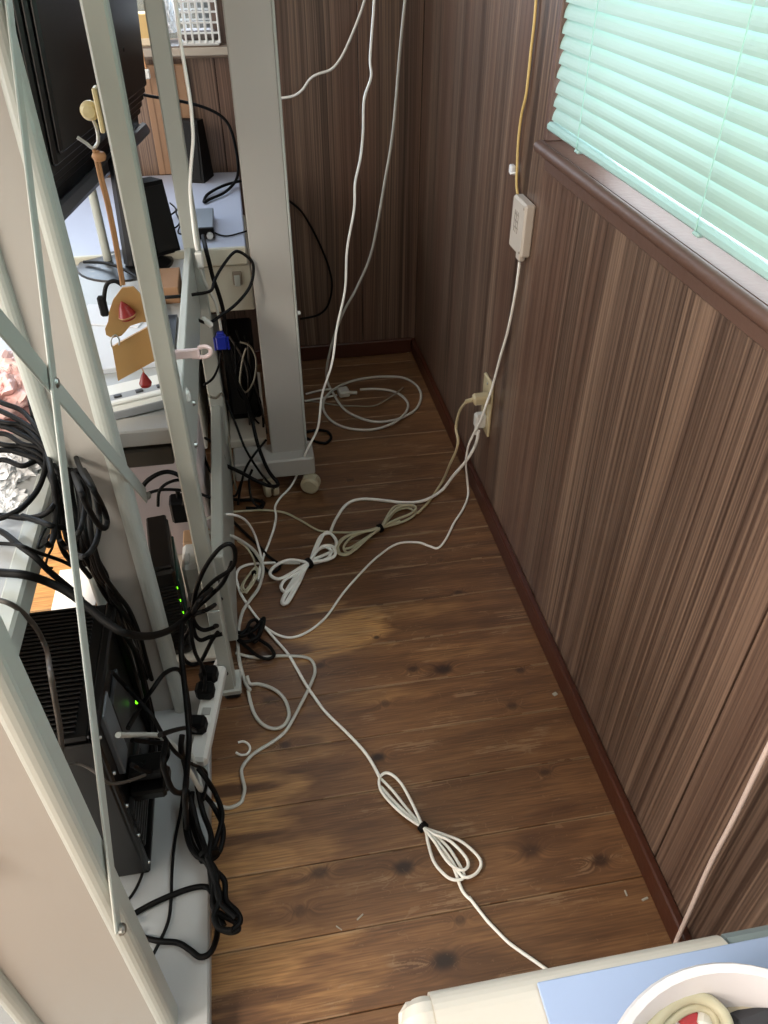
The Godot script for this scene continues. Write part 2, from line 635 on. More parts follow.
	var mf := mat("floor_wood", Color(1, 1, 1), 0.44)
	mf.albedo_texture = ftex
	var fl := struct("floor", box(Vector3(-3.7, -0.10, -0.1), Vector3(0.1, -0.012, 4.5), 0.0), mdark)
	var uvf := func(p: Vector3) -> Vector2: return Vector2((p.x + FLOOR_W) / FLOOR_W, p.z / FLOOR_L)
	for i in range(-1, 37):
		var z0: float = max(BOARD0 + i * BOARD, -0.0)
		var z1: float = min(BOARD0 + (i + 1) * BOARD, 4.4)
		if z1 <= z0:
			continue
		obj("board", uv_box(Vector3(-3.7, -0.015, z0 + 0.0006), Vector3(0.0, rng.randf_range(-0.0008, 0.0), z1 - 0.0006), uvf, 0.0014), mf, fl)
	# ---- skirting
	var mb := grainy("skirting_wood", Color(0.25, 0.12, 0.07), 0.38, 0.2, 0.03, 8.0)
	var br := struct("baseboard_right", box(Vector3(-0.015, 0.0, 0.0), Vector3(0.0, 0.052, 4.4), 0.003), mb)
	var bk := struct("baseboard_back", box(Vector3(-3.7, 0.0, 0.0), Vector3(-0.015, 0.055, 0.016), 0.003), mb)

# ---------------------------------------------------------------- window with the blind
func build_window() -> void:
	var mfr := grainy("window_wood", Color(0.34, 0.25, 0.21), 0.5, 0.25, 0.04, 6.0)
	var w := struct("window_1", box(Vector3(-0.010, 0.928, 1.062), Vector3(0.06, 0.955, 2.75), 0.002), mfr)
	# sill nosing, a rounded moulding along its front and a dark apron below
	var st := begin()
	add_tube(st, [Vector3(-0.016, 0.9465, 1.072), Vector3(-0.016, 0.9465, 2.75)], 0.0105, 14, 1)
	obj("sill_nosing", st.commit(), mfr, w)
	obj("apron", box(Vector3(-0.006, 0.908, 1.085), Vector3(0.002, 0.93, 2.75), 0.002), mfr, w)
	obj("jamb", box(Vector3(-0.006, 0.955, 1.062), Vector3(0.13, 2.05, 1.078), 0.002), mfr, w)
	obj("jamb", box(Vector3(-0.006, 0.955, 2.742), Vector3(0.13, 2.05, 2.758), 0.002), mfr, w)
	obj("head", box(Vector3(-0.006, 2.04, 1.062), Vector3(0.13, 2.056, 2.758), 0.002), mfr, w)
	var mal := mat("aluminium", Color(0.62, 0.63, 0.62), 0.35, 0.8)
	obj("window_frame", box(Vector3(0.09, 0.955, 1.078), Vector3(0.125, 0.985, 2.742), 0.002), mal, w)
	obj("window_frame", box(Vector3(0.09, 2.01, 1.078), Vector3(0.125, 2.04, 2.742), 0.002), mal, w)
	obj("window_frame", box(Vector3(0.09, 0.955, 1.90), Vector3(0.125, 2.04, 1.93), 0.002), mal, w)
	var glass := mat("glass", Color(0.95, 1.0, 0.98, 0.08), 0.02)
	glass.transparency = BaseMaterial3D.TRANSPARENCY_ALPHA
	obj("pane", box(Vector3(0.105, 0.985, 1.08), Vector3(0.110, 2.01, 2.74), 0.0), glass, w)
	# ---- venetian blind
	var ms := mat("blind_slat", Color(0.60, 0.725, 0.695), 0.40)
	ms.backlight_enabled = true
	ms.backlight = Color(0.14, 0.19, 0.18)
	var mr := mat("blind_rail", Color(0.62, 0.76, 0.75), 0.35)
	var b := thing("venetian_blind", "mint green venetian blind closed over the window on the right wall", "blind", Vector3(0.0, 0.974, 1.9))
	var z0 := -0.812
	var z1 := 0.80
	# one curved slat, tilted shut
	var sl := begin()
	var prof := []
	for k in 7:
		var s := (k / 6.0 - 0.5)
		var bow := 0.0028 * (1.0 - 4.0 * s * s)
		var tilt := deg_to_rad(66.0)
		# along the slat: top leans away from the room, belly faces the room
		prof.append(Vector2(s * 0.0265 * cos(tilt) - bow * sin(tilt), s * 0.0265 * sin(tilt) + bow * cos(tilt)))
	for k in 6:
		for side in [0, 1]:
			var a: Vector2 = prof[k]
			var c: Vector2 = prof[k + 1]
			var d := (c - a).normalized()
			var n3 := Vector3(-d.y, d.x, 0)
			var o := n3 * 0.00025 * (1.0 if side == 0 else -1.0)
			var cen := Vector3((a.x + c.x) / 2, (a.y + c.y) / 2, 0)
			quad(sl, Vector3(a.x, a.y, z0) + o, Vector3(c.x, c.y, z0) + o, Vector3(c.x, c.y, z1) + o, Vector3(a.x, a.y, z1) + o, cen)
	var slat := sl.commit()
	for k in 47:
		var o := obj("slat", slat, ms, b, Vector3(0.004, 0.030 + k * 0.0220, -0.004 - k * 0.0010 + rng.randf_range(-0.002, 0.002)))
		o.rotation.z = rng.randf_range(-0.02, 0.02)
	obj("bottom_rail", box(Vector3(-0.011, 0.002, z0 - 0.004), Vector3(0.009, 0.0165, z1 + 0.004), 0.004), mr, b)
	obj("head_rail", box(Vector3(-0.012, 1.062, z0 - 0.004), Vector3(0.018, 1.09, z1 + 0.004), 0.002), mr, b)
	var mc := mat("ladder_cord", Color(0.62, 0.80, 0.76), 0.7)
	for zc in [-0.665, -0.262, 0.14, 0.54]:
		obj("ladder_cord", rod(Vector3(-0.0125, 0.005, zc), Vector3(-0.0125, 1.07, zc), 0.0009, 6), mc, b)
		obj("ladder_cord", rod(Vector3(0.012, 0.012, zc), Vector3(0.012, 1.07, zc), 0.0009, 6), mc, b)
		obj("cord_cap", box(Vector3(-0.013, -0.001, zc - 0.008), Vector3(0.0, 0.0045, zc + 0.008), 0.002), mr, b)
	# ---- windows out of view that let the daylight in
	var w2 := struct("window_2", box(Vector3(-2.36, 0.955, -0.13), Vector3(-0.555, 0.985, 0.03), 0.003), mat("end_sill", Color(0.42, 0.36, 0.31), 0.5))
	obj("sill_edge", box(Vector3(-2.36, 0.962, 0.03), Vector3(-0.555, 0.982, 0.036), 0.002), mat("sill_edge", Color(0.66, 0.62, 0.57), 0.5), w2)
	for x in [-2.33, -1.475, -0.62]:
		obj("window_frame", box(Vector3(x - 0.02, 0.985, -0.12), Vector3(x + 0.02, 1.99, -0.09), 0.002), mal, w2)
	obj("window_frame", box(Vector3(-2.35, 1.96, -0.12), Vector3(-0.6, 2.0, -0.09), 0.002), mal, w2)
	obj("pane", box(Vector3(-2.33, 0.985, -0.107), Vector3(-0.62, 1.97, -0.102), 0.0), glass, w2)
	var w4 := struct("window_4", box(Vector3(-3.3, 0.82, 4.40), Vector3(-1.3, 0.86, 4.48), 0.003), mal)
	for x in [-3.28, -2.3, -1.32]:
		obj("window_frame", box(Vector3(x - 0.02, 0.86, 4.42), Vector3(x + 0.02, 2.08, 4.46), 0.003), mal, w4)
	obj("pane", box(Vector3(-3.27, 0.86, 4.445), Vector3(-1.33, 2.07, 4.450), 0.0), glass, w4)
	var w3 := struct("window_3", box(Vector3(-3.78, 0.12, 0.4), Vector3(-3.72, 0.16, 3.6), 0.003), mal)
	for z in [0.42, 2.0, 3.58]:
		obj("window_frame", box(Vector3(-3.78, 0.12, z - 0.02), Vector3(-3.72, 2.15, z + 0.02), 0.003), mal, w3)
	obj("window_frame", box(Vector3(-3.78, 2.11, 0.4), Vector3(-3.72, 2.15, 3.6), 0.003), mal, w3)
	obj("pane", box(Vector3(-3.752, 0.16, 0.44), Vector3(-3.747, 2.11, 3.56), 0.0), glass, w3)

# ---------------------------------------------------------------- near desk
func build_desk_near() -> void:
	var steel := grainy("steel_paint", Color(0.63, 0.62, 0.60), 0.42, 0.08, 0.2, 30.0)
	var mint := grainy("steel_trim", Color(0.66, 0.68, 0.66), 0.36, 0.06, 0.2, 30.0)
	var screw := mat("screw", Color(0.6, 0.61, 0.6), 0.3, 0.9)
	var d := thing("steel_desk", "near grey steel desk frame with crossed flat braces at left", "desk", Vector3(-0.85, 0, 1.8))
	var o := Vector3(-0.85, 0, 1.8)
	var near := Node3D.new()
	near.name = "side_panel"
	d.add_child(near, true)
	near.position = -o
	upright(near, -0.960, -0.777, 2.085, 0.062, 1.56, 0.024, steel, mint)
	var far := Node3D.new()
	far.name = "side_panel"
	d.add_child(far, true)
	far.position = -o
	upright(far, -0.878, -0.777, 1.537, 0.062, 1.56, 0.024, steel, mint)
	# low board that the computer stands on, with feet
	var mb := grainy("desk_board", Color(0.62, 0.63, 0.63), 0.45, 0.1, 0.1, 14.0)
	obj("base_shelf", box(Vector3(-1.35, 0.036, 1.49) - o, Vector3(-0.733, 0.062, 2.2) - o, 0.003), mb, d)
	for p in [Vector3(-0.78, 0, 1.52), Vector3(-1.30, 0, 1.52), Vector3(-0.78, 0, 2.16), Vector3(-1.30, 0, 2.16)]:
		obj("foot", sized(Vector3(0.04, 0.036, 0.04), 0.004), mat("rubber", Color(0.03, 0.03, 0.03), 0.7), d, p - o)
	# desktop with a raised rim
	obj("desktop", box(Vector3(-1.45, 0.588, 1.47) - o, Vector3(-0.905, 0.610, 2.10) - o, 0.003), mb, d)
	obj("rim", box(Vector3(-0.918, 0.575, 1.47) - o, Vector3(-0.890, 0.613, 2.10) - o, 0.004), mint, d)
	for z in [1.50, 2.07]:
		obj("rear_leg", box(Vector3(-1.42, 0.062, z - 0.02) - o, Vector3(-1.38, 0.588, z + 0.02) - o, 0.004), steel, d)
	obj("top_shelf", box(Vector3(-1.25, 1.50, 1.50) - o, Vector3(-0.80, 1.525, 2.09) - o, 0.003), mb, d)
	# crossed braces on the side that faces the window wall
	var A: Vector3 = Vector3(-0.7730, 0.4511, 2.1163)
	var B: Vector3 = Vector3(-0.7730, 1.2351, 1.5143)
	obj("brace", flat_bar(A - o, B - o, 0.021, 0.003), mint, d)
	var C2: Vector3 = Vector3(-0.7770, 0.5105, 1.4319)
	var X: Vector3 = Vector3(-0.7770, 0.9071, 1.7587)
	var D2 := C2 + (X - C2) * ((2.085 - C2.z) / (X.z - C2.z))
	obj("brace", flat_bar(C2 - o, D2 - o, 0.026, 0.003), mint, d)
	for p in [A, C2, X, B]:
		var q: Vector3 = p - o
		obj("bolt", lathe([Vector2(0.0001, 0.006), Vector2(0.004, 0.006), Vector2(0.0065, 0.003), Vector2(0.0065, 0.0)], 14, Transform3D(Basis(Vector3(0, 0, 1), -PI / 2), q + Vector3(0.002, 0, 0))), screw, d)
	# ---- the computer
	var black := grainy("pc_black", Color(0.022, 0.022, 0.023), 0.34, 0.1, 0.2, 30.0)
	var gloss := mat("pc_side", Color(0.020, 0.017, 0.015), 0.45)
	var silver := mat("pc_silver", Color(0.52, 0.55, 0.58), 0.35, 0.6)
	var x1 := -0.827
	var pz0 := 1.60
	var pz1 := 1.855
	var y0 := 0.064
	var y1 := 0.438
	var po := Vector3(-1.03, y0, 1.73)
	var pc := thing("desktop_computer", "black desktop computer tower lying open to cables under the near desk", "computer", po)
	obj("case", box(Vector3(-1.26, y0, pz0) - po, Vector3(x1 - 0.012, y1 - 0.004, pz1 - 0.002) - po, 0.004), black, pc)
	obj("side_panel", box(Vector3(-1.25, y0 + 0.008, pz1 - 0.002) - po, Vector3(x1 - 0.006, y1 - 0.012, pz1 + 0.003) - po, 0.002), gloss, pc)
	var ribs := begin()
	var nr := 30
	for k in nr:
		var z := pz0 + 0.006 + (pz1 - pz0 - 0.014) * k / nr
		add_box(ribs, Vector3(-1.24, y1 - 0.006, z) - po, Vector3(x1 - 0.03, y1 + 0.001, z + 0.0042) - po, 0.001)
	var rb := obj("vent_ribs", ribs.commit(), black, pc)
	rb.set_meta("kind", "stuff")
	# back face: frame, silver bracket, card slots, connectors, light
	var fr := begin()
	add_box(fr, Vector3(x1 - 0.014, y0, pz0) - po, Vector3(x1, y1, pz0 + 0.014) - po, 0.003)
	add_box(fr, Vector3(x1 - 0.014, y0, pz1 - 0.014) - po, Vector3(x1, y1, pz1) - po, 0.003)
	add_box(fr, Vector3(x1 - 0.014, y0, pz0) - po, Vector3(x1, y0 + 0.014, pz1) - po, 0.003)
	add_box(fr, Vector3(x1 - 0.014, y1 - 0.014, pz0) - po, Vector3(x1, y1, pz1) - po, 0.003)
	obj("back_frame", fr.commit(), black, pc)
	var io := obj("bracket", box(Vector3(x1 - 0.013, y0 + 0.20, pz1 - 0.10) - po, Vector3(x1 - 0.003, y0 + 0.345, pz1 - 0.055) - po, 0.002), silver, pc)
	obj("bracket", box(Vector3(x1 - 0.013, y0 + 0.20, pz1 - 0.18) - po, Vector3(x1 - 0.006, y0 + 0.30, pz1 - 0.11) - po, 0.002), mat("pc_grey", Color(0.28, 0.29, 0.30), 0.45, 0.5), pc)
	for k in 7:
		obj("slot_cover", box(Vector3(x1 - 0.013, y0 + 0.03 + k * 0.0155, pz1 - 0.16) - po, Vector3(x1 - 0.004, y0 + 0.041 + k * 0.0155, pz1 - 0.03) - po, 0.002), mat("pc_slot", Color(0.20, 0.20, 0.20), 0.4, 0.6), pc)
	for k in 5:
		obj("screw", lathe([Vector2(0.0001, 0.003), Vector2(0.0025, 0.003), Vector2(0.0035, 0.0)], 10, Transform3D(Basis(Vector3(0, 0, 1), -PI / 2), Vector3(x1, y0 + 0.02 + k * 0.085, pz1 - 0.008) - po)), screw, pc)
	var led := mat("led_green", Color(0.3, 0.9, 0.1), 0.3)
	led.emission_enabled = true
	led.emission = Color(0.45, 1.0, 0.1)
	led.emission_energy_multiplier = 2.5
	obj("led_light", sized(Vector3(0.004, 0.006, 0.006), 0.001), led, pc, Vector3(-0.8260, 0.2523, 1.6583) - po)
	for q in [[0.16, -0.09], [0.13, -0.075], [0.105, -0.10]]:
		obj("connector", box(Vector3(x1 - 0.01, y0 + q[0] - 0.01, pz1 + q[1] - 0.02) - po, Vector3(x1 + 0.045, y0 + q[0] + 0.012, pz1 + q[1] + 0.02) - po, 0.004), black, pc)
	# pale blue label on a grey wall adapter
	var white := grainy("white_plastic", Color(0.82, 0.82, 0.80), 0.4, 0.05, 0.2, 30.0)
	var pblack := grainy("cable_black", Color(0.014, 0.014, 0.015), 0.6, 0.05, 0.2, 30.0)
	(pblack as StandardMaterial3D).metallic_specular = 0.3
	# ---- power strip with plugs on the floor edge
	var pa: Vector3 = Vector3(-0.7118, 0.1000, 1.4749)
	var pb: Vector3 = Vector3(-0.7523, 0.0850, 1.6785)
	var pd := (pb - pa)
	var ps := thing("power_strip", "white power strip with black plugs beside the middle rack foot", "power strip", (pa + pb) / 2)
	var zax := pd.normalized()
	var xax := Vector3.UP.cross(zax).normalized()
	var bas := Basis(xax, zax.cross(xax), zax)
	ps.basis = bas
	obj("body", box(Vector3(-0.018, -0.014, -pd.length() / 2), Vector3(0.018, 0.014, pd.length() / 2), 0.006), white, ps)
	obj("cord_relief", lathe([Vector2(0.011, 0.0), Vector2(0.006, 0.03), Vector2(0.004, 0.045)], 12, Transform3D(Basis(Vector3(1, 0, 0), -PI / 2), Vector3(0, 0, -pd.length() / 2))), white, ps)
	for k in 4:
		var z := -pd.length() / 2 + 0.035 + k * 0.037
		if k == 2:
			obj("socket", box(Vector3(-0.008, 0.014, z - 0.008), Vector3(0.008, 0.017, z + 0.008), 0.001), mat("socket_grey", Color(0.6, 0.6, 0.58), 0.5), ps)
			continue
		obj("plug", box(Vector3(-0.024, 0.014, z - 0.014), Vector3(0.010, 0.046, z + 0.015), 0.006), pblack, ps)
	# things on the desktops
	var pink := mat("pink_film", Color(0.92, 0.77, 0.75), 0.3)
	pink.backlight_enabled = true
	pink.backlight = Color(0.4, 0.25, 0.24)
	blob("plastic_bag", "pink crinkled plastic bag lying on the desktop at the left edge", "bag", Vector3(-0.9802, 0.6600, 1.3057), Vector3(0.10, 0.045, 0.10), pink, 5)
	var film := mat("clear_film", Color(0.90, 0.91, 0.92), 0.15)
	blob("plastic_bag", "white clear plastic bag on the near desktop by the cables", "bag", Vector3(-0.9664, 0.6250, 1.4518), Vector3(0.05, 0.018, 0.06), film, 9)
	blob("plastic_bag", "small crumpled white bag lowest on the near desktop", "bag", Vector3(-0.9517, 0.6200, 1.5480), Vector3(0.03, 0.012, 0.035), film, 13)

func blob(called: String, label: String, category: String, at: Vector3, s: Vector3, m: Material, sd: int) -> void:
	# a crumpled soft shape: flattened dome with facets
	var n := noise(sd, 2.2, 3)
	var st := begin()
	var P := func(i: int, j: int) -> Vector3:
		var th := TAU * i / 72.0
		var ph := PI * j / 36.0
		var d := Vector3(cos(th) * sin(ph), cos(ph), sin(th) * sin(ph))
		var r: float = 1.0 + 0.45 * n.get_noise_3d(d.x * 1.3, d.y * 1.3, d.z * 1.3) + 0.16 * abs(n.get_noise_3d(d.x * 4, d.y * 4, d.z * 4)) + 0.07 * abs(n.get_noise_3d(d.x * 11, d.y * 11, d.z * 11))
		var q: Vector3 = d * r
		q.y = max(q.y, -0.42)
		return q * s
	for j in 36:
		for i in 72:
			quad(st, P.call(i, j), P.call(i + 1, j), P.call(i + 1, j + 1), P.call(i, j + 1), Vector3.ZERO)
	tag(obj(called, st.commit(), m, null, at + Vector3(0, s.y * 0.42 - 0.02, 0)), label, category)

# ---------------------------------------------------------------- middle rack
func build_desk_middle() -> void:
	var steel: Material = mats["steel_paint"]
	var cream := grainy("rack_paint", Color(0.61, 0.62, 0.59), 0.42, 0.08, 0.2, 30.0)
	var screw: Material = mats["screw"]
	var rubber: Material = mats["rubber"]
	var mb: Material = mats["desk_board"]
	var o := Vector3(-0.75, 0, 1.1)
	var d := thing("steel_rack", "grey steel computer rack with tall uprights between the two desks", "rack", o)
	# near upright with its adjusting foot
	obj("upright", box(Vector3(-0.712, 0.03, 1.442) - o, Vector3(-0.684, 1.56, 1.474) - o, 0.003), cream, d)
	var st := begin()
	add_box(st, Vector3(-0.711, 0.03, 1.474) - o, Vector3(-0.687, 0.262, 1.478) - o, 0.001)
	obj("adjuster_plate", st.commit(), mats["steel_trim"], d)
	for y in [0.085, 0.225]:
		obj("hole", lathe([Vector2(0.0001, 0.0012), Vector2(0.006, 0.0012), Vector2(0.006, 0.0)], 14, Transform3D(Basis(Vector3(1, 0, 0), PI / 2), Vector3(-0.699, y, 1.4785) - o)), mat("hole_dark", Color(0.06, 0.06, 0.06), 0.5), d)
	obj("foot_plate", box(Vector3(-0.714, 0.016, 1.425) - o, Vector3(-0.674, 0.032, 1.482) - o, 0.003), mats["steel_trim"], d)
	obj("rubber_foot", box(Vector3(-0.71, 0.0, 1.43) - o, Vector3(-0.678, 0.017, 1.478) - o, 0.004), rubber, d)
	# far upright
	obj("upright", box(Vector3(-0.704, 0.16, 0.74) - o, Vector3(-0.667, 1.56, 0.765) - o, 0.003), cream, d)
	# rails that tie the uprights together
	obj("upper_rail", box(Vector3(-0.702, 0.545, 0.765) - o, Vector3(-0.688, 0.692, 1.443) - o, 0.002), mats["steel_trim"], d)
	obj("lower_rail", box(Vector3(-0.701, 0.035, 0.20) - o, Vector3(-0.676, 0.285, 1.35) - o, 0.003), cream, d)
	for p in [Vector3(-0.688, 0.60, 1.29), Vector3(-0.688, 0.60, 0.80), Vector3(-0.688, 0.57, 1.38)]:
		obj("bolt", lathe([Vector2(0.0001, 0.005), Vector2(0.004, 0.005), Vector2(0.006, 0.0)], 12, Transform3D(Basis(Vector3(0, 0, 1), -PI / 2), p - o)), screw, d)
	# desktop and its front edge
	obj("desktop", box(Vector3(-1.40, 0.622, 0.70) - o, Vector3(-0.704, 0.645, 1.42) - o, 0.002), mb, d)
	obj("desktop_edge", box(Vector3(-1.40, 0.618, 1.40) - o, Vector3(-0.713, 0.648, 1.446) - o, 0.003), mats["steel_paint"], d)
	obj("keyboard_drawer", box(Vector3(-1.1, 0.566, 1.20) - o, Vector3(-0.72, 0.600, 1.428) - o, 0.003), mat("drawer_brown", Color(0.24, 0.22, 0.19), 0.5), d)
	obj("bottom_board", box(Vector3(-0.90, 0.035, 0.80) - o, Vector3(-0.70, 0.05, 1.40) - o, 0.003), grainy("pale_board", Color(0.74, 0.71, 0.66), 0.5, 0.1, 0.1, 14.0), d)
	for p in [Vector3(-0.86, 0, 0.83), Vector3(-0.73, 0, 0.83), Vector3(-0.86, 0, 1.36), Vector3(-0.73, 0, 1.36)]:
		obj("foot", sized(Vector3(0.03, 0.036, 0.03), 0.004), rubber, d, p - o)
	for z in [0.76, 1.40]:
		obj("rear_upright", box(Vector3(-1.38, 0.0, z - 0.015) - o, Vector3(-1.35, 0.622, z + 0.015) - o, 0.003), cream, d)
	obj("top_shelf", box(Vector3(-1.25, 1.50, 0.74) - o, Vector3(-0.712, 1.525, 1.442) - o, 0.003), mb, d)
	# round pole standing on the desktop
	var pole_b := Vector3(-0.879, 0.645, 0.667 + 0.05)
	var pp := thing("pole", "thin round grey pole standing upright on the middle desktop", "pole", pole_b)
	obj("tube", rod(Vector3.ZERO, Vector3(-0.004, 0.853, 0), 0.0095, 18), cream, pp)
	obj("base_flange", lathe([Vector2(0.0001, 0.008), Vector2(0.013, 0.008), Vector2(0.018, 0.0)], 18), cream, pp)
	# ---- cream adhesive hook and wire on the near upright
	var cr := mat("cream_plastic", Color(0.80, 0.74, 0.56), 0.4)
	var hp: Vector3 = Vector3(-0.7291, 1.1021, 1.4500)
	var hk := thing("wall_hook", "cream plastic adhesive hook on the side of the near rack upright", "hook", hp)
	obj("back_plate", box(Vector3(-0.7146, 1.1277, 1.4650) - hp, Vector3(-0.7244, 1.0790, 1.4450) - hp + Vector3(0.004, 0, 0), 0.0015), cr, hk)
	obj("body", lathe([Vector2(0.0001, 0.012), Vector2(0.007, 0.011), Vector2(0.011, 0.005), Vector2(0.011, 0.0)], 18, Transform3D(Basis(Vector3(1, 0, 0), PI / 2), Vector3.ZERO)), cr, hk)
	obj("hook_arm", tube([Vector3(0.002, -0.01, 0.004)] + local([Vector3(-0.7256, 1.0805, 1.4520), Vector3(-0.7275, 1.0671, 1.4520), Vector3(-0.7349, 1.0606, 1.4520), Vector3(-0.7418, 1.0665, 1.4520), Vector3(-0.7507, 1.0736, 1.4520)], hp), 0.0022, 8, 6), mat("wire_metal", Color(0.7, 0.7, 0.68), 0.3, 0.8), hk)
	# ---- hanging strap with cut-out pendants
	var leather := grainy("tan_board", Color(0.72, 0.56, 0.34), 0.55, 0.2, 0.05, 12.0)
	var straw := mat("strap", Color(0.70, 0.52, 0.36), 0.6)
	var red := mat("red_bead", Color(0.55, 0.09, 0.08), 0.35)
	var ph: Vector3 = Vector3(-0.7331, 1.0582, 1.4520)
	var pe := thing("hanging_ornament", "tan cut-out ornament with red beads hanging on a strap from the hook", "ornament", ph)
	obj("strap", tube(local([Vector3(-0.7340, 1.0594, 1.4520), Vector3(-0.7347, 1.0252, 1.4507), Vector3(-0.7336, 0.9918, 1.4495), Vector3(-0.7348, 0.9398, 1.4483), Vector3(-0.7374, 0.8843, 1.4470)], ph), 0.0026, 6, 4, 0.4), straw, pe)
	obj("strap", tube(local([Vector3(-0.7310, 1.0578, 1.4505), Vector3(-0.7320, 1.0271, 1.4492), Vector3(-0.7308, 0.9937, 1.4480), Vector3(-0.7320, 0.9418, 1.4467), Vector3(-0.7350, 0.8835, 1.4455)], ph), 0.0022, 6, 4, 0.4), straw, pe)
	obj("strap_knot", lathe([Vector2(0.0001, 0.006), Vector2(0.007, 0.004), Vector2(0.009, 0.0), Vector2(0.007, -0.005), Vector2(0.0001, -0.007)], 14, Transform3D(Basis.IDENTITY, Vector3(-0.7304, 1.0505, 1.4490) - ph)), straw, pe)
	obj("upper_board", plate(local([Vector3(-0.7395, 0.8773, 1.4400), Vector3(-0.7245, 0.8776, 1.4400), Vector3(-0.7171, 0.8669, 1.4400), Vector3(-0.7112, 0.8547, 1.4400), Vector3(-0.7058, 0.8393, 1.4400), Vector3(-0.7058, 0.8240, 1.4400), Vector3(-0.7224, 0.8253, 1.4400), Vector3(-0.7401, 0.8205, 1.4400), Vector3(-0.7489, 0.8119, 1.4400), Vector3(-0.7557, 0.8063, 1.4400), Vector3(-0.7687, 0.8042, 1.4400), Vector3(-0.7759, 0.8095, 1.4400), Vector3(-0.7753, 0.8188, 1.4400), Vector3(-0.7689, 0.8290, 1.4400), Vector3(-0.7643, 0.8437, 1.4400), Vector3(-0.7551, 0.8609, 1.4400)], ph), 0.004), leather, pe)
	var lower := plate(local([Vector3(-0.7723, 0.7888, 1.4370), Vector3(-0.7129, 0.8170, 1.4370), Vector3(-0.7049, 0.7667, 1.4370), Vector3(-0.7756, 0.7331, 1.4370)], ph), 0.005)
	obj("lower_board", lower, leather, pe)
	obj("ring", tube(local([Vector3(-0.7713, 0.7912, 1.4420), Vector3(-0.7704, 0.8022, 1.4420), Vector3(-0.7632, 0.8094, 1.4420), Vector3(-0.7590, 0.8028, 1.4420), Vector3(-0.7610, 0.7935, 1.4420)], ph), 0.0012, 6, 5), mats["wire_metal"], pe)
	var bead: Vector3 = Vector3(-0.7398, 0.8458, 1.4490)
	obj("bead", lathe([Vector2(0.0001, 0.017), Vector2(0.006, 0.010), Vector2(0.0125, -0.004), Vector2(0.010, -0.010), Vector2(0.0001, -0.011)], 16, Transform3D(Basis(Vector3(0, 0, 1), 0.2), bead - ph)), red, pe)
	obj("bead_band", lathe([Vector2(0.011, -0.003), Vector2(0.0135, -0.005), Vector2(0.012, -0.007)], 16, Transform3D(Basis(Vector3(0, 0, 1), 0.2), bead - ph)), straw, pe)
	var bead2: Vector3 = Vector3(-0.7362, 0.7309, 1.4400)
	obj("bead", lathe([Vector2(0.0001, 0.016), Vector2(0.004, 0.010), Vector2(0.0095, -0.003), Vector2(0.008, -0.008), Vector2(0.0001, -0.010)], 16, Transform3D(Basis.IDENTITY, bead2 - ph)), red, pe)
	obj("bead_string", rod(Vector3(-0.7372, 0.7563, 1.4400) - ph, Vector3(-0.7351, 0.7444, 1.4400) - ph, 0.0008, 6), straw, pe)
	# ---- pale pink plastic hook
	var pk := mat("pale_pink", Color(0.86, 0.78, 0.78), 0.4)
	var kp: Vector3 = Vector3(-0.6811, 0.7690, 1.4360)
	var k2 := thing("plastic_hook", "pale pink plastic hook sticking out beside the near upright", "hook", kp)
	obj("arm", box(Vector3(-0.7004, 0.7592, 1.4360) - kp, Vector3(-0.6497, 0.7738, 1.4280) - kp, 0.002), pk, k2)
	obj("curl", tube(local([Vector3(-0.6620, 0.7604, 1.4320), Vector3(-0.6444, 0.7588, 1.4320), Vector3(-0.6349, 0.7630, 1.4320), Vector3(-0.6337, 0.7711, 1.4320), Vector3(-0.6405, 0.7758, 1.4320), Vector3(-0.6510, 0.7743, 1.4320)], kp), 0.0033, 10, 6), pk, k2)
	# ---- grey-white device lying on the desktop
	var dp := Vector3(-0.765, 0.645, 1.35)
	var dev := thing("desk_telephone_dock", "grey and white slanted plastic device on the middle desktop", "device", dp)
	dev.name = numbered("plastic_tray")
	dev.rotation.y = 0.32
	var mg := mat("device_grey", Color(0.55, 0.56, 0.57), 0.4)
	var mwh: Material = mats["white_plastic"]
	obj("body", sized(Vector3(0.15, 0.022, 0.085), 0.004), mwh, dev)
	obj("front_panel", sized(Vector3(0.13, 0.014, 0.004), 0.001), mg, dev, Vector3(0, 0.004, 0.043))
	obj("recess", sized(Vector3(0.11, 0.002, 0.022), 0.0008), mg, dev, Vector3(0, 0.022, 0.008))
	for k in 3:
		obj("button", sized(Vector3(0.012, 0.004, 0.008), 0.001), mat("button_dark", Color(0.2, 0.2, 0.21), 0.4), dev, Vector3(-0.035 + 0.035 * k, 0.023, 0.008))
	obj("ridge", sized(Vector3(0.14, 0.006, 0.012), 0.002), mwh, dev, Vector3(0, 0.022, 0.028))
	# paper stack and dark tablet further back
	var paper := mat("paper", Color(0.76, 0.77, 0.79), 0.7)
	paper_sheet("paper_stack", "stack of white papers on the middle desktop behind the ornament", Vector3(-0.83, 0.645, 1.10), Vector3(0.21, 0.010, 0.28), 0.12, paper, "paper")
	paper_sheet("envelope", "loose white envelope lying on top of the paper stack", Vector3(-0.84, 0.655, 1.02), Vector3(0.14, 0.003, 0.09), -0.3, paper, "envelope")
	paper_sheet("dark_tablet", "flat dark grey tablet standing by the rail on the middle desktop", Vector3(-0.742, 0.645, 1.12), Vector3(0.055, 0.012, 0.17), 0.0, mat("tablet", Color(0.10, 0.11, 0.13), 0.3), "tablet")
	paper_sheet("cardboard_box", "small brown cardboard box between the uprights on the desktop", Vector3(-0.745, 0.645, 0.90), Vector3(0.065, 0.035, 0.11), 0.0, grainy("cardboard", Color(0.52, 0.39, 0.28), 0.8, 0.2, 0.05, 10.0), "box")
	# ---- things on the rack's low board
	var ro := Vector3(-0.80, 0.05, 1.31)
	var rt := thing("network_router", "tall black network router with green lights under the middle desktop", "router", ro)
	rt.rotation.y = 0.12
	var pbk: Material = mats["pc_black"]
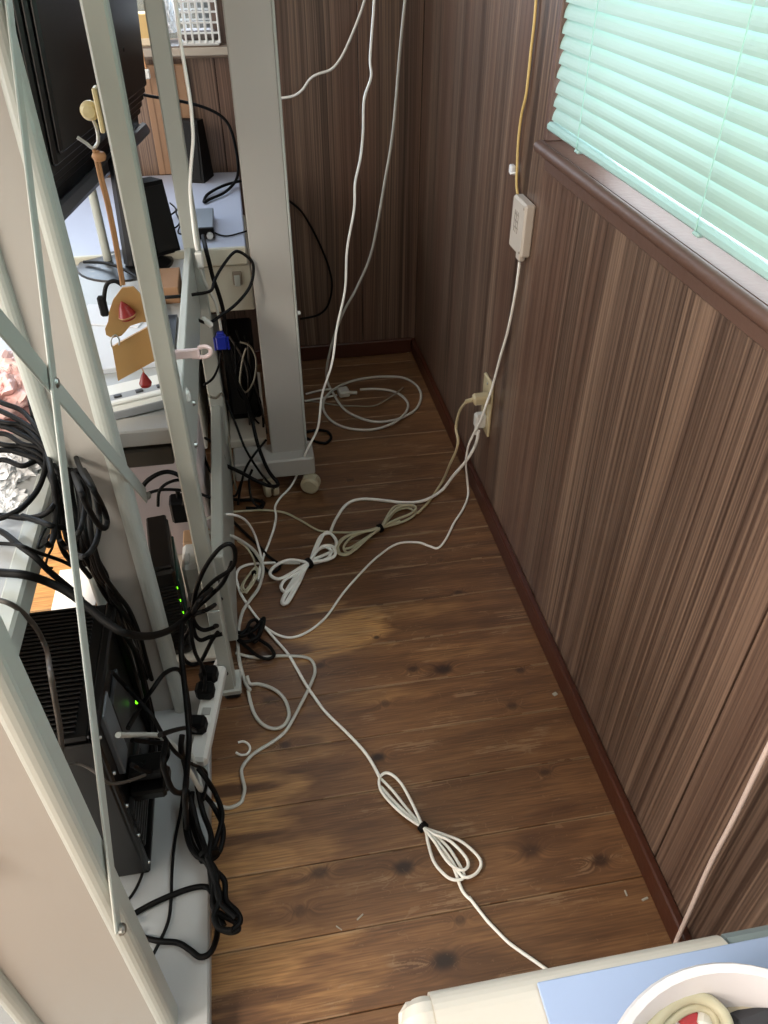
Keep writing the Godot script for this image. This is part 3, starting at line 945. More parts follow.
	obj("body", box(Vector3(-0.022, 0.0, -0.10), Vector3(0.022, 0.24, 0.075), 0.006), pbk, rt)
	var vr := begin()
	for k in 22:
		add_box(vr, Vector3(-0.019, 0.02 + k * 0.0085, 0.074), Vector3(0.019, 0.0245 + k * 0.0085, 0.0775), 0.0008)
	var vo := obj("vent_ribs", vr.commit(), pbk, rt)
	vo.set_meta("kind", "stuff")
	obj("top_cap", box(Vector3(-0.020, 0.24, -0.095), Vector3(0.020, 0.25, 0.07), 0.003), pbk, rt)
	for k in 3:
		obj("led_light", sized(Vector3(0.0015, 0.004, 0.004), 0.0005), mats["led_green"], rt, Vector3(0.0205, 0.12 + k * 0.035, 0.073))
	obj("card", box(Vector3(0.022, 0.05, -0.08), Vector3(0.026, 0.2, 0.06), 0.001), mat("board_teal", Color(0.13, 0.23, 0.2), 0.4), rt)
	var hub := thing("network_hub", "small white network hub beside the black router", "hub", Vector3(-0.755, 0.05, 1.20))
	obj("body", sized(Vector3(0.05, 0.12, 0.085), 0.008), mats["white_plastic"], hub)
	obj("front_panel", sized(Vector3(0.042, 0.03, 0.003), 0.001), mat("device_grey", Color.WHITE), hub, Vector3(0, 0.012, 0.043))
	for s in [-0.012, 0.012]:
		obj("network_plug", sized(Vector3(0.011, 0.010, 0.03), 0.002), mats["white_plastic"], hub, Vector3(s, 0.121, 0.02))
	var bx := thing("white_carton", "whitish box on the low board behind the black router", "box", Vector3(-0.80, 0.05, 0.98))
	obj("body", sized(Vector3(0.16, 0.30, 0.16), 0.004), grainy("lilac_white", Color(0.66, 0.62, 0.62), 0.7, 0.1, 0.1, 10.0), bx)
	obj("tape", sized(Vector3(0.05, 0.001, 0.162), 0.0004), mats["paper"], bx, Vector3(0, 0.30, 0))
	var ad := thing("power_adapter", "black power adapter on top of the whitish box", "adapter", Vector3(-0.775, 0.351, 1.01))
	obj("body", sized(Vector3(0.05, 0.035, 0.075), 0.006), mats["cable_black"], ad)
	obj("relief", rod(Vector3(0, 0.018, 0.037), Vector3(0, 0.018, 0.06), 0.005, 10), mats["cable_black"], ad)
	var wb := thing("wood_block", "small beige wooden block beside the hub", "block", Vector3(-0.755, 0.05, 1.10))
	obj("body", sized(Vector3(0.06, 0.09, 0.05), 0.003), grainy("beige_wood", Color(0.66, 0.53, 0.40), 0.6, 0.2, 0.04, 10.0), wb)

func paper_sheet(called: String, label: String, at: Vector3, s: Vector3, turn: float, m: Material, cat: String) -> void:
	var t := obj(called, sized(s, min(0.001, s.y * 0.3)), m, null, at)
	t.rotation.y = turn
	tag(t, label, cat)

# ---------------------------------------------------------------- far desk
func build_desk_far() -> void:
	var steel: Material = mats["steel_paint"]
	var mb := grainy("desk_white", Color(0.64, 0.66, 0.72), 0.4, 0.05, 0.1, 14.0)
	var o := Vector3(-0.85, 0, 0.4)
	var d := thing("steel_desk", "far grey desk with a broad side panel standing on casters", "desk", o)
	var pnl := Node3D.new()
	pnl.name = "side_panel"
	d.add_child(pnl, true)
	pnl.position = -o
	obj("web", box(Vector3(-0.560, 0.09, 0.700), Vector3(-0.4655, 1.56, 0.742), 0.003), steel, pnl)
	obj("edge_trim", box(Vector3(-0.4665, 0.09, 0.698), Vector3(-0.461, 1.56, 0.744), 0.002), mats["steel_trim"], pnl)
	obj("desktop", box(Vector3(-1.50, 0.632, 0.03) - o, Vector3(-0.567, 0.657, 0.675) - o, 0.003), mb, d)
	obj("desktop_edge", box(Vector3(-1.50, 0.618, 0.675) - o, Vector3(-0.567, 0.659, 0.690) - o, 0.003), grainy("edge_cream", Color(0.72, 0.71, 0.65), 0.45, 0.05, 0.1, 14.0), d)
	var dr := obj("drawer", box(Vector3(-0.72, 0.497, 0.30) - o, Vector3(-0.562, 0.614, 0.676) - o, 0.003), mats["edge_cream"], d)
	obj("handle", box(Vector3(-0.607, 0.565, 0.674) - o, Vector3(-0.585, 0.598, 0.680) - o, 0.001), mat("handle_recess_shade", Color(0.50, 0.47, 0.42), 0.5), dr)  # shade of the grip recess, painted as a darker box
	obj("handle", box(Vector3(-0.604, 0.562, 0.676) - o, Vector3(-0.590, 0.590, 0.682) - o, 0.0015), mats["steel_trim"], dr)
	obj("foot_beam", box(Vector3(-0.665, 0.052, 0.695) - o, Vector3(-0.446, 0.108, 0.785) - o, 0.004), steel, d)
	obj("foot_beam", box(Vector3(-1.46, 0.052, 0.06) - o, Vector3(-1.36, 0.108, 0.69) - o, 0.004), steel, d)
	obj("rear_panel", box(Vector3(-1.46, 0.09, 0.40) - o, Vector3(-1.42, 0.632, 0.64) - o, 0.003), steel, d)
	obj("low_shelf", box(Vector3(-0.672, 0.10, 0.30) - o, Vector3(-0.57, 0.125, 0.69) - o, 0.003), mats["pale_board"], d)
	obj("added_light_block", box(Vector3(-1.30, 0.06, 0.05) - o, Vector3(-0.74, 0.632, 0.62) - o, 0.004), steel, d)  # closed box added, mostly unseen, to keep window light off the back corner
	var cw := mat("caster_cream", Color(0.66, 0.63, 0.54), 0.4)
	for p in [[Vector3(-0.462, 0.027, 0.79), 1.25], [Vector3(-0.573, 0.027, 0.79), 0.15], [Vector3(-1.41, 0.027, 0.62), 0.4], [Vector3(-1.41, 0.027, 0.12), 0.9]]:
		var c := Node3D.new()
		c.name = "caster"
		d.add_child(c, true)
		c.position = p[0] - o
		c.rotation.y = p[1]
		for s in [-1.0, 1.0]:
			obj("wheel", lathe([Vector2(0.0001, 0.009), Vector2(0.019, 0.009), Vector2(0.0255, 0.005), Vector2(0.0265, -0.004), Vector2(0.024, -0.008), Vector2(0.0001, -0.008)], 22, Transform3D(Basis(Vector3(0, 0, 1), s * PI / 2), Vector3(-s * 0.011, 0, 0))), cw, c)
		obj("stem", rod(Vector3(0, 0.0, 0.0), Vector3(0, 0.026, 0.0), 0.009, 10), cw, c)
		obj("hood", box(Vector3(-0.008, 0.008, -0.02), Vector3(0.008, 0.024, 0.02), 0.003), cw, c)
	obj("cable_clip", lathe([Vector2(0.0001, 0.010), Vector2(0.005, 0.008), Vector2(0.006, 0.0)], 12, Transform3D(Basis(Vector3(0, 0, 1), -PI / 2), Vector3(-0.461, 0.50, 0.72) - o)), mats["white_plastic"], d)
	# ---- monitor seen from behind
	var bk := mat("monitor_back", Color(0.055, 0.054, 0.060), 0.34)
	var bk2 := mat("monitor_frame", Color(0.09, 0.09, 0.10), 0.28)
	var a := Vector3(-0.905, 0.0, 1.075)
	var c2 := Vector3(-0.782, 0.0, 0.35)
	var mid := (a + c2) / 2 + Vector3(0, 0.645, 0)
	var ax := (a - c2).normalized()      # along the screen
	var mo := thing("computer_monitor", "black computer monitor seen from behind between the uprights", "monitor", mid)
	var nrm := Vector3.UP.cross(ax).normalized()
	if nrm.x < 0:
		nrm = -nrm
	var lean := Basis(ax, -0.06)
	var bas := lean * Basis(ax, Vector3.UP, ax.cross(Vector3.UP))
	var hw := (a - c2).length() / 2
	obj("shell", turned(Vector3(hw * 2, 0.46, 0.022), Vector3(0, 0.44, 0) + nrm * -0.012, bas, 0.006), bk2, mo)
	# the swollen back cover: stacked slabs
	var cov := begin()
	for k in 5:
		var f := k / 4.0
		add_box(cov, -Vector3(hw * 2 - 0.02 - f * 0.10, 0.42 - f * 0.14, 0.012) / 2, Vector3(hw * 2 - 0.02 - f * 0.10, 0.42 - f * 0.14, 0.012) / 2, 0.005, Transform3D(bas, Vector3(0, 0.45, 0) + nrm * (0.004 + 0.009 * k)))
	obj("back_cover", cov.commit(), bk, mo)
	obj("lower_bezel", turned(Vector3(hw * 2, 0.028, 0.03), Vector3(0, 0.205, 0) + nrm * -0.006, bas * Basis(Vector3(1, 0, 0), 0.5), 0.006), mat("bezel_highlight", Color(0.30, 0.30, 0.32), 0.3), mo)  # lighter grey paints in the light this lower edge catches
	obj("neck", turned(Vector3(0.11, 0.24, 0.035), Vector3(0, 0.125, 0) + nrm * 0.035, bas, 0.012), bk, mo)
	obj("stand_base", lathe([Vector2(0.0001, 0.016), Vector2(0.06, 0.013), Vector2(0.105, 0.004), Vector2(0.108, 0.0)], 32), bk, mo)
	for sx in [-0.05, 0.05]:
		for sy in [-0.05, 0.05]:
			obj("mount_hole", turned(Vector3(0.008, 0.008, 0.002), bas * Vector3(sx, 0.47 + sy, 0) + nrm * 0.047, bas, 0.0006), mat("hole_dark", Color.BLACK), mo)
	for k in 5:
		obj("port", turned(Vector3(0.020, 0.010, 0.006), Vector3(0, 0.295, 0) + ax * (0.02 + 0.028 * k) + nrm * 0.045, bas, 0.0015), mat("port_grey", Color(0.32, 0.33, 0.36), 0.4, 0.5), mo)
	# ---- two black loudspeakers
	speaker(Vector3(-0.7668, 0.6570, 0.6602), 0.55, "black desktop speaker nearest the monitor on the far desk", Vector3(0.062, 0.155, 0.085))
	speaker(Vector3(-0.7040, 0.6570, 0.0878) + Vector3(0.01, 0, 0.0), -0.35, "black desktop speaker against the panelled end wall", Vector3(0.085, 0.16, 0.08))
	# ---- switch box with a cable
	var sw := thing("switch_box", "small silver switch box with a black front on the far desk", "switch box", Vector3(-0.662, 0.657, 0.53))
	obj("body", sized(Vector3(0.045, 0.026, 0.15), 0.002), mats["pc_silver"], sw)
	obj("front_panel", sized(Vector3(0.046, 0.026, 0.012), 0.002), mats["cable_black"], sw, Vector3(0.0, 0.0005, 0.078))
	obj("knob", lathe([Vector2(0.0001, 0.012), Vector2(0.007, 0.011), Vector2(0.008, 0.0)], 14, Transform3D(Basis(Vector3(1, 0, 0), PI / 2), Vector3(0.012, 0.010, 0.084))), mats["white_plastic"], sw)
	# ---- basket and boxes on the sill of the end window
	basket()
	var tanb := thing("cardboard_box", "pale tan carton on the end window sill beside the basket", "box", Vector3(-0.81, 0.985, -0.02))
	obj("body", sized(Vector3(0.14, 0.075, 0.07), 0.003), mat("pale_tan", Color(0.80, 0.68, 0.46), 0.7), tanb)
	obj("lid", sized(Vector3(0.144, 0.02, 0.074), 0.003), mat("pale_lid", Color(0.86, 0.80, 0.70), 0.7), tanb, Vector3(0, 0.0, 0.0))
	blob("plastic_bag", "bright clear bag leaning on the basket on the end sill", "bag", Vector3(-0.712, 1.035, -0.01), Vector3(0.022, 0.06, 0.03), mats["clear_film"], 21)
	var tn := thing("pull_string", "thin beige pull cord with a white toggle near the far window", "cord", Vector3(-0.7863, 0.9824, 0.0600))
	var t0: Vector3 = Vector3(-0.7863, 0.9824, 0.0600)
	obj("string", tube(local([Vector3(-0.7803, 1.1050, 0.0600), Vector3(-0.7834, 1.0505, 0.0600), Vector3(-0.7863, 0.9824, 0.0600), Vector3(-0.7830, 0.9305, 0.0600)], t0), 0.0022, 6), mats["strap"], tn)
	obj("toggle", turned(Vector3(0.016, 0.024, 0.012), Vector3(-0.7839, 0.9258, 0.0600) - t0, Basis.IDENTITY, 0.003), mats["white_plastic"], tn)
	# small pale wood cabinet side behind the monitor
	var cb := thing("wooden_board", "light brown wooden board standing against the end wall", "board", Vector3(-0.742, 0.657, 0.02))
	obj("body", sized(Vector3(0.115, 0.285, 0.018), 0.002), grainy("light_wood", Color(0.52, 0.40, 0.30), 0.5, 0.2, 0.03, 8.0), cb)
	for k in 4:
		obj("stripe", sized(Vector3(0.004, 0.283, 0.001), 0.0003), mat("wood_stripe", Color(0.42, 0.31, 0.22), 0.5), cb, Vector3(-0.04 + k * 0.024, 0.001, 0.0093))
	# ---- dark things under the far desk
	var un := thing("subwoofer", "black box standing on the low shelf under the far desk", "speaker", Vector3(-0.620, 0.125, 0.50))
	obj("body", sized(Vector3(0.085, 0.24, 0.16), 0.005), mats["cable_black"], un)
	obj("grille", sized(Vector3(0.07, 0.20, 0.004), 0.001), mats["pc_black"], un, Vector3(0, 0.02, 0.080))

func speaker(at: Vector3, turn: float, label: String, s: Vector3) -> void:
	var t := thing("desktop_speaker", label, "speaker", at, "desktop speakers")
	t.rotation.y = turn
	var st := begin()
	# wedge cabinet: front leans back
	var x := s.x / 2
	var bl := [Vector3(-x, 0, s.z / 2), Vector3(x, 0, s.z / 2), Vector3(x, 0, -s.z / 2), Vector3(-x, 0, -s.z / 2)]
	var tp := [Vector3(-x * 0.85, s.y, s.z * 0.22), Vector3(x * 0.85, s.y, s.z * 0.22), Vector3(x * 0.8, s.y * 0.97, -s.z * 0.42), Vector3(-x * 0.8, s.y * 0.97, -s.z * 0.42)]
	var c := Vector3(0, s.y / 2, 0)
	quad(st, bl[0], bl[1], bl[2], bl[3], c)
	quad(st, tp[0], tp[1], tp[2], tp[3], c)
	for i in 4:
		quad(st, bl[i], bl[(i + 1) % 4], tp[(i + 1) % 4], tp[i], c)
	obj("cabinet", st.commit(), mats["cable_black"], t)
	var gr := obj("grille", turned(Vector3(s.x * 0.80, s.y * 0.9, 0.004), Vector3(0, s.y * 0.5, s.z * 0.37), Basis(Vector3(1, 0, 0), -atan2(s.z * 0.28, s.y)), 0.001), mat("grille_cloth", Color(0.02, 0.02, 0.02), 0.9), t)
	obj("badge", turned(Vector3(0.012, 0.005, 0.002), Vector3(0, s.y * 0.12, s.z * 0.475), Basis(Vector3(1, 0, 0), -atan2(s.z * 0.28, s.y)), 0.0005), mats["pc_silver"], t)

func basket() -> void:
	var m := mat("basket_white", Color(0.85, 0.85, 0.84), 0.35)
	var at := Vector3(-0.632, 0.985, -0.005)
	var t := thing("plastic_basket", "white plastic lattice basket on the sill of the end window", "basket", at)
	var w := 0.108
	var dz := 0.075
	var h := 0.125
	obj("bottom", box(Vector3(-w / 2, 0, -dz / 2), Vector3(w / 2, 0.012, dz / 2), 0.004), m, t)
	obj("contents", box(Vector3(-w / 2 + 0.006, 0.012, -dz / 2 + 0.006), Vector3(w / 2 - 0.006, 0.035, dz / 2 - 0.006), 0.006), mat("basket_contents", Color(0.42, 0.38, 0.36), 0.7), t)
	obj("rim", tube([Vector3(-w / 2, h, dz / 2), Vector3(w / 2, h, dz / 2), Vector3(w / 2, h, -dz / 2), Vector3(-w / 2, h, -dz / 2), Vector3(-w / 2, h, dz / 2)], 0.0045, 8, 1), m, t)
	for k in 7:
		var x := -w / 2 + w * k / 6.0
		for z in [-dz / 2, dz / 2]:
			obj("bar", box(Vector3(x - 0.003, 0.006, z - 0.0018), Vector3(x + 0.003, h, z + 0.0018), 0.001), m, t)
	for k in 4:
		var z := -dz / 2 + dz * k / 3.0
		for x in [-w / 2, w / 2]:
			obj("bar", box(Vector3(x - 0.0018, 0.006, z - 0.003), Vector3(x + 0.0018, h, z + 0.003), 0.001), m, t)
	for k in 4:
		var y := 0.030 + k * 0.024
		for z in [-dz / 2, dz / 2]:
			obj("bar", box(Vector3(-w / 2, y - 0.0025, z - 0.0015), Vector3(w / 2, y + 0.0025, z + 0.0015), 0.001), m, t)

# ---------------------------------------------------------------- right wall
func build_right_wall_things() -> void:
	var ivory := mat("ivory_plastic", Color(0.72, 0.67, 0.54), 0.4)
	var white: Material = mats["white_plastic"]
	# outlet plate
	var oa: Vector3 = Vector3(-0.0040, 0.2907, 0.8902)
	var ol := thing("wall_outlet", "ivory wall outlet plate low on the panelled wall", "outlet", oa)
	obj("plate", box(Vector3(-0.004, -0.076, -0.036), Vector3(0.004, 0.076, 0.036), 0.003), ivory, ol)
	obj("socket", box(Vector3(-0.0055, -0.030, -0.016), Vector3(-0.003, 0.030, 0.016), 0.001), mat("socket_ivory", Color(0.66, 0.60, 0.47), 0.45), ol)
	for y in [-0.062, 0.062]:
		obj("screw", lathe([Vector2(0.0001, 0.002), Vector2(0.003, 0.0015), Vector2(0.004, 0.0)], 10, Transform3D(Basis(Vector3(0, 0, 1), PI / 2), Vector3(-0.004, y, 0))), mats["screw"], ol)
	# plugs in it
	var pa: Vector3 = Vector3(-0.0350, 0.3259, 0.9153)
	var p1 := thing("power_plug", "cream two-pin plug in the upper socket of the outlet", "plug", pa)
	obj("body", box(Vector3(-0.016, -0.012, -0.015), Vector3(0.028, 0.012, 0.015), 0.005), ivory, p1)
	obj("relief", tube([Vector3(-0.014, 0, 0), Vector3(-0.034, -0.004, 0)], 0.0055, 10, 1), ivory, p1)
	var pb: Vector3 = Vector3(-0.0240, 0.2523, 0.8974)
	var p2 := thing("power_plug", "white plug with clear cap in the lower socket of the outlet", "plug", pb)
	obj("body", box(Vector3(-0.012, -0.020, -0.013), Vector3(0.018, 0.020, 0.013), 0.005), white, p2)
	obj("relief", tube([Vector3(-0.004, -0.018, 0), Vector3(-0.006, -0.042, 0)], 0.0055, 10, 1), white, p2)
	# adapter box on the wall
	var c0: Vector3 = Vector3(-0.0200, 0.7238, 1.0073)
	var box_at: Vector3 = Vector3(-0.0120, 0.7841, 1.0173)
	var ab := thing("adapter_box", "white slim adapter box fixed to the panelled wall", "adapter", box_at)
	obj("case", box(Vector3(-0.010, -0.052, -0.040), Vector3(0.012, 0.052, 0.040), 0.004), grainy("offwhite_case", Color(0.74, 0.71, 0.67), 0.42, 0.05, 0.2, 30.0), ab)
	obj("lower_step", box(Vector3(-0.006, -0.066, -0.002), Vector3(0.008, -0.050, 0.022), 0.003), mats["offwhite_case"], ab)
	# raised moulded characters on the face: a mark of thin strokes
	for k in 3:
		obj("embossed_mark", box(Vector3(-0.0108, -0.006 + k * 0.013, -0.020), Vector3(-0.0096, -0.003 + k * 0.013, 0.006), 0.0003), mat("mark_grey", Color(0.60, 0.57, 0.53), 0.5), ab)
		obj("embossed_mark", box(Vector3(-0.0108, -0.014, -0.019 + k * 0.0105), Vector3(-0.0096, 0.028, -0.0165 + k * 0.0105), 0.0003), mats["mark_grey"], ab)
	for p in [Vector3(-0.010, 0.043, 0.031), Vector3(-0.010, -0.043, 0.031)]:
		obj("screw", lathe([Vector2(0.0001, 0.0015), Vector2(0.0025, 0.001), Vector2(0.003, 0.0)], 10, Transform3D(Basis(Vector3(0, 0, 1), PI / 2), p)), mats["mark_grey"], ab)
	# yellow cord above and the clip
	var yel := mat("yellow_cord", Color(0.80, 0.70, 0.45), 0.5)
	cord("bell_wire", "yellowish thin cord running up the wall from the adapter box", yel, [Vector3(-0.0060, 0.8259, 0.9605), Vector3(-0.0060, 0.8429, 0.9444), Vector3(-0.0060, 0.8737, 0.9367), Vector3(-0.0060, 0.9151, 0.9283), Vector3(-0.0060, 0.9516, 0.9280), Vector3(-0.0060, 0.9755, 0.9318), Vector3(-0.0060, 1.0074, 0.9447), Vector3(-0.0060, 1.0496, 0.9467), Vector3(-0.0060, 1.0819, 0.9462), Vector3(-0.0060, 1.1214, 0.9481), Vector3(-0.0060, 1.1589, 0.9448), Vector3(-0.0060, 1.2024, 0.9387), Vector3(-0.0060, 1.2444, 0.9329)], 0.0028)
	var cl: Vector3 = Vector3(-0.0040, 0.8639, 0.9138)
	var cp := thing("cable_clip", "tiny clear plastic clip holding the yellowish cord", "clip", cl)
	obj("body", box(Vector3(-0.007, -0.009, -0.014), Vector3(0.003, 0.009, 0.002), 0.002), mats["clear_film"], cp)
	obj("loop", tube([Vector3(0.002, -0.008, 0.002), Vector3(-0.010, -0.004, 0.010), Vector3(0.002, 0.0, 0.018)], 0.002, 8), mats["clear_film"], cp)
	# cable from the adapter box to the outlet and on along the floor
	var wh := mat("cord_white", Color(0.92, 0.92, 0.90), 0.4)
	cord("adapter_cable", "thin white cord from the adapter box past the outlet to the floor", wh, [Vector3(-0.0100, 0.7125, 1.0240), Vector3(-0.0100, 0.6847, 1.0240), Vector3(-0.0100, 0.6391, 1.0196), Vector3(-0.0100, 0.5494, 1.0004), Vector3(-0.0100, 0.4634, 0.9674), Vector3(-0.0100, 0.3644, 0.9326), Vector3(-0.0300, 0.3337, 0.9588), Vector3(-0.0350, 0.2738, 0.9400), Vector3(-0.0400, 0.2255, 0.9149), Vector3(-0.0500, 0.1771, 0.9056), Vector3(-0.0500, 0.1246, 0.8991), Vector3(-0.0350, 0.0506, 0.8729), Vector3(-0.0333, 0.0040, 0.8900), Vector3(-0.0625, 0.0030, 0.9472), Vector3(-0.1013, 0.0030, 1.0012), Vector3(-0.1377, 0.0030, 1.0610), Vector3(-0.1662, 0.0030, 1.0918), Vector3(-0.1873, 0.0030, 1.0803), Vector3(-0.2136, 0.0030, 1.0618), Vector3(-0.2669, 0.0030, 1.0584), Vector3(-0.3291, 0.0030, 1.1019), Vector3(-0.3806, 0.0030, 1.1560), Vector3(-0.4293, 0.0030, 1.2142), Vector3(-0.4768, 0.0030, 1.2820), Vector3(-0.5198, 0.0030, 1.3185), Vector3(-0.5584, 0.0030, 1.3316), Vector3(-0.5900, 0.0030, 1.3185), Vector3(-0.6175, 0.0070, 1.2927)], 0.0030)
	# pinkish cord in the near right corner
	cord("pale_cable", "pale pinkish cord hanging along the wall at the lower right", mat("cord_pink", Color(0.80, 0.72, 0.68), 0.5), [Vector3(-0.0300, 1.1047, 2.0525), Vector3(-0.0300, 0.9789, 2.0559), Vector3(-0.0300, 0.8528, 2.0646), Vector3(-0.0300, 0.7417, 2.0718), Vector3(-0.0300, 0.6464, 2.0767), Vector3(-0.0300, 0.5346, 2.0790), Vector3(-0.0300, 0.3930, 2.0844), Vector3(-0.0300, 0.2772, 2.0860), Vector3(-0.0300, 0.1631, 2.0926), Vector3(-0.0300, 0.0401, 2.0998), Vector3(-0.0613, 0.0040, 2.1351), Vector3(-0.1172, 0.0040, 2.1858)], 0.0035)

# ---------------------------------------------------------------- white cords
func build_white_cords() -> void:
	var wh: Material = mats["cord_white"]
	var gw := mat("cord_grey_white", Color(0.74, 0.74, 0.71), 0.42)
	var dull := mat("cord_dull", Color(0.52, 0.50, 0.44), 0.5)
	var tie: Material = mats["cable_black"]
	cord("white_cable", "wavy white cord hanging from above down to the floor by the caster", wh, [Vector3(-0.2102, 1.2282, 0.4200), Vector3(-0.2169, 1.1190, 0.4421), Vector3(-0.2256, 1.0632, 0.4642), Vector3(-0.2345, 1.0062, 0.4863), Vector3(-0.2360, 0.9748, 0.5083), Vector3(-0.2567, 0.9313, 0.5304), Vector3(-0.2636, 0.8653, 0.5525), Vector3(-0.2751, 0.8111, 0.5746), Vector3(-0.2915, 0.7653, 0.5967), Vector3(-0.2985, 0.7090, 0.6187), Vector3(-0.3214, 0.6203, 0.6408), Vector3(-0.3323, 0.5269, 0.6629), Vector3(-0.3588, 0.4385, 0.6850), Vector3(-0.3783, 0.3487, 0.7071), Vector3(-0.4111, 0.2685, 0.7292), Vector3(-0.4287, 0.1837, 0.7512), Vector3(-0.4642, 0.1275, 0.7733), Vector3(-0.5102, 0.0200, 0.7717), Vector3(-0.5508, 0.0060, 0.8161), Vector3(-0.5670, 0.0040, 0.8515), Vector3(-0.5669, 0.0040, 0.8911), Vector3(-0.5753, 0.0040, 0.9406), Vector3(-0.5948, 0.0040, 1.0062), Vector3(-0.6100, 0.0060, 1.0562), Vector3(-0.6261, 0.0060, 1.1341)], 0.0032)
	cord("grey_white_cable", "straight greyish cord hanging into the coil in the back corner", gw, [Vector3(-0.0874, 1.2209, 0.2200), Vector3(-0.1002, 1.0985, 0.2206), Vector3(-0.1117, 0.9888, 0.2211), Vector3(-0.1289, 0.7964, 0.2217), Vector3(-0.1515, 0.6648, 0.2223), Vector3(-0.1915, 0.4636, 0.2229), Vector3(-0.2413, 0.3527, 0.2300), Vector3(-0.2870, 0.2655, 0.2200), Vector3(-0.3209, 0.1647, 0.2000), Vector3(-0.3451, 0.0714, 0.2000), Vector3(-0.3469, 0.0150, 0.1938), Vector3(-0.3359, 0.0060, 0.2693), Vector3(-0.3129, 0.0040, 0.3745), Vector3(-0.2697, 0.0040, 0.4381), Vector3(-0.2170, 0.0040, 0.4716), Vector3(-0.1510, 0.0040, 0.4649), Vector3(-0.0862, 0.0040, 0.4203), Vector3(-0.0494, 0.0040, 0.3425), Vector3(-0.0474, 0.0040, 0.2680), Vector3(-0.0803, 0.0040, 0.2057), Vector3(-0.1400, 0.0040, 0.1845), Vector3(-0.2068, 0.0040, 0.1837), Vector3(-0.2731, 0.0080, 0.2079), Vector3(-0.3345, 0.0120, 0.2598), Vector3(-0.3715, 0.0100, 0.3166), Vector3(-0.3785, 0.0040, 0.3757), Vector3(-0.3578, 0.0040, 0.4470), Vector3(-0.3188, 0.0040, 0.4896), Vector3(-0.2618, 0.0040, 0.5113), Vector3(-0.2105, 0.0060, 0.5087), Vector3(-0.1546, 0.0120, 0.4834), Vector3(-0.1097, 0.0060, 0.4133), Vector3(-0.1026, 0.0040, 0.3530), Vector3(-0.1288, 0.0040, 0.2950), Vector3(-0.1819, 0.0040, 0.2653), Vector3(-0.2426, 0.0040, 0.2582)], 0.0042)
	var cn: Vector3 = Vector3(-0.3015, 0.0120, 0.2791)
	var ct := thing("cord_connector", "square off-white cord connector lying in the coil on the floor", "connector", cn)
	obj("body", turned(Vector3(0.036, 0.022, 0.042), Vector3.ZERO, Basis(Vector3.UP, 0.1), 0.004), gw, ct)
	obj("relief", rod(Vector3(0.016, -0.004, 0), Vector3(0.045, -0.006, 0.002), 0.006, 10), gw, ct)
	obj("tail", tube(local([Vector3(-0.3197, 0.0080, 0.2485), Vector3(-0.3704, 0.0080, 0.2465), Vector3(-0.4261, 0.0080, 0.2638)], cn), 0.0034), gw, ct)
	obj("tail", tube(local([Vector3(-0.3244, 0.0060, 0.2847), Vector3(-0.3760, 0.0060, 0.2957), Vector3(-0.4335, 0.0060, 0.3054)], cn), 0.0034), gw, ct)
	cord("thin_cable", "thin dull cord with a tip crossing the coil in the corner", dull, [Vector3(-0.4424, 0.0030, 0.2921), Vector3(-0.3914, 0.0030, 0.3141), Vector3(-0.3336, 0.0030, 0.3436), Vector3(-0.2746, 0.0030, 0.3603), Vector3(-0.2164, 0.0030, 0.3705), Vector3(-0.1768, 0.0080, 0.3536), Vector3(-0.1339, 0.0120, 0.3217), Vector3(-0.0971, 0.0060, 0.2733)], 0.0024)
	cord("wall_cable", "white cord slanting across the end wall towards the far desk", wh, [Vector3(-0.1584, 1.1949, 0.0600), Vector3(-0.1699, 1.1193, 0.0600), Vector3(-0.1842, 1.0746, 0.0600), Vector3(-0.2074, 1.0243, 0.0600), Vector3(-0.2368, 0.9703, 0.0600), Vector3(-0.2576, 0.9416, 0.0600), Vector3(-0.2811, 0.9225, 0.0600), Vector3(-0.3156, 0.9135, 0.0600), Vector3(-0.3389, 0.9017, 0.0600), Vector3(-0.3634, 0.8747, 0.0600), Vector3(-0.3901, 0.8603, 0.0600), Vector3(-0.4274, 0.8563, 0.0600), Vector3(-0.4783, 0.8579, 0.0600)], 0.0036)
	# cords from the outlet to the two bundles
	cord("cream_cable", "cream power cord from the upper plug to the right bundle", mats["ivory_plastic"], [Vector3(-0.0850, 0.3544, 0.9702), Vector3(-0.0850, 0.3050, 0.9249), Vector3(-0.0850, 0.2634, 0.9049), Vector3(-0.0850, 0.2343, 0.9016), Vector3(-0.0850, 0.2168, 0.9268), Vector3(-0.0850, 0.1755, 0.9160), Vector3(-0.0900, 0.1133, 0.8853), Vector3(-0.0886, 0.0120, 0.8199), Vector3(-0.1428, 0.0040, 0.8940), Vector3(-0.1879, 0.0060, 0.9467)], 0.0036)
	cord("power_cable", "white power cord from the lower plug curving to the left bundle", wh, [Vector3(-0.0320, 0.2376, 0.9257), Vector3(-0.0320, 0.2066, 0.9204), Vector3(-0.0320, 0.1692, 0.9016), Vector3(-0.0500, 0.1273, 0.8984), Vector3(-0.0750, 0.0611, 0.8710), Vector3(-0.0990, 0.0080, 0.8586), Vector3(-0.1421, 0.0080, 0.8902), Vector3(-0.1790, 0.0050, 0.8980), Vector3(-0.2212, 0.0040, 0.8916), Vector3(-0.2580, 0.0040, 0.8784), Vector3(-0.3247, 0.0040, 0.8576), Vector3(-0.3714, 0.0040, 0.8722), Vector3(-0.4093, 0.0040, 0.9315), Vector3(-0.4322, 0.0060, 0.9887)], 0.0042)
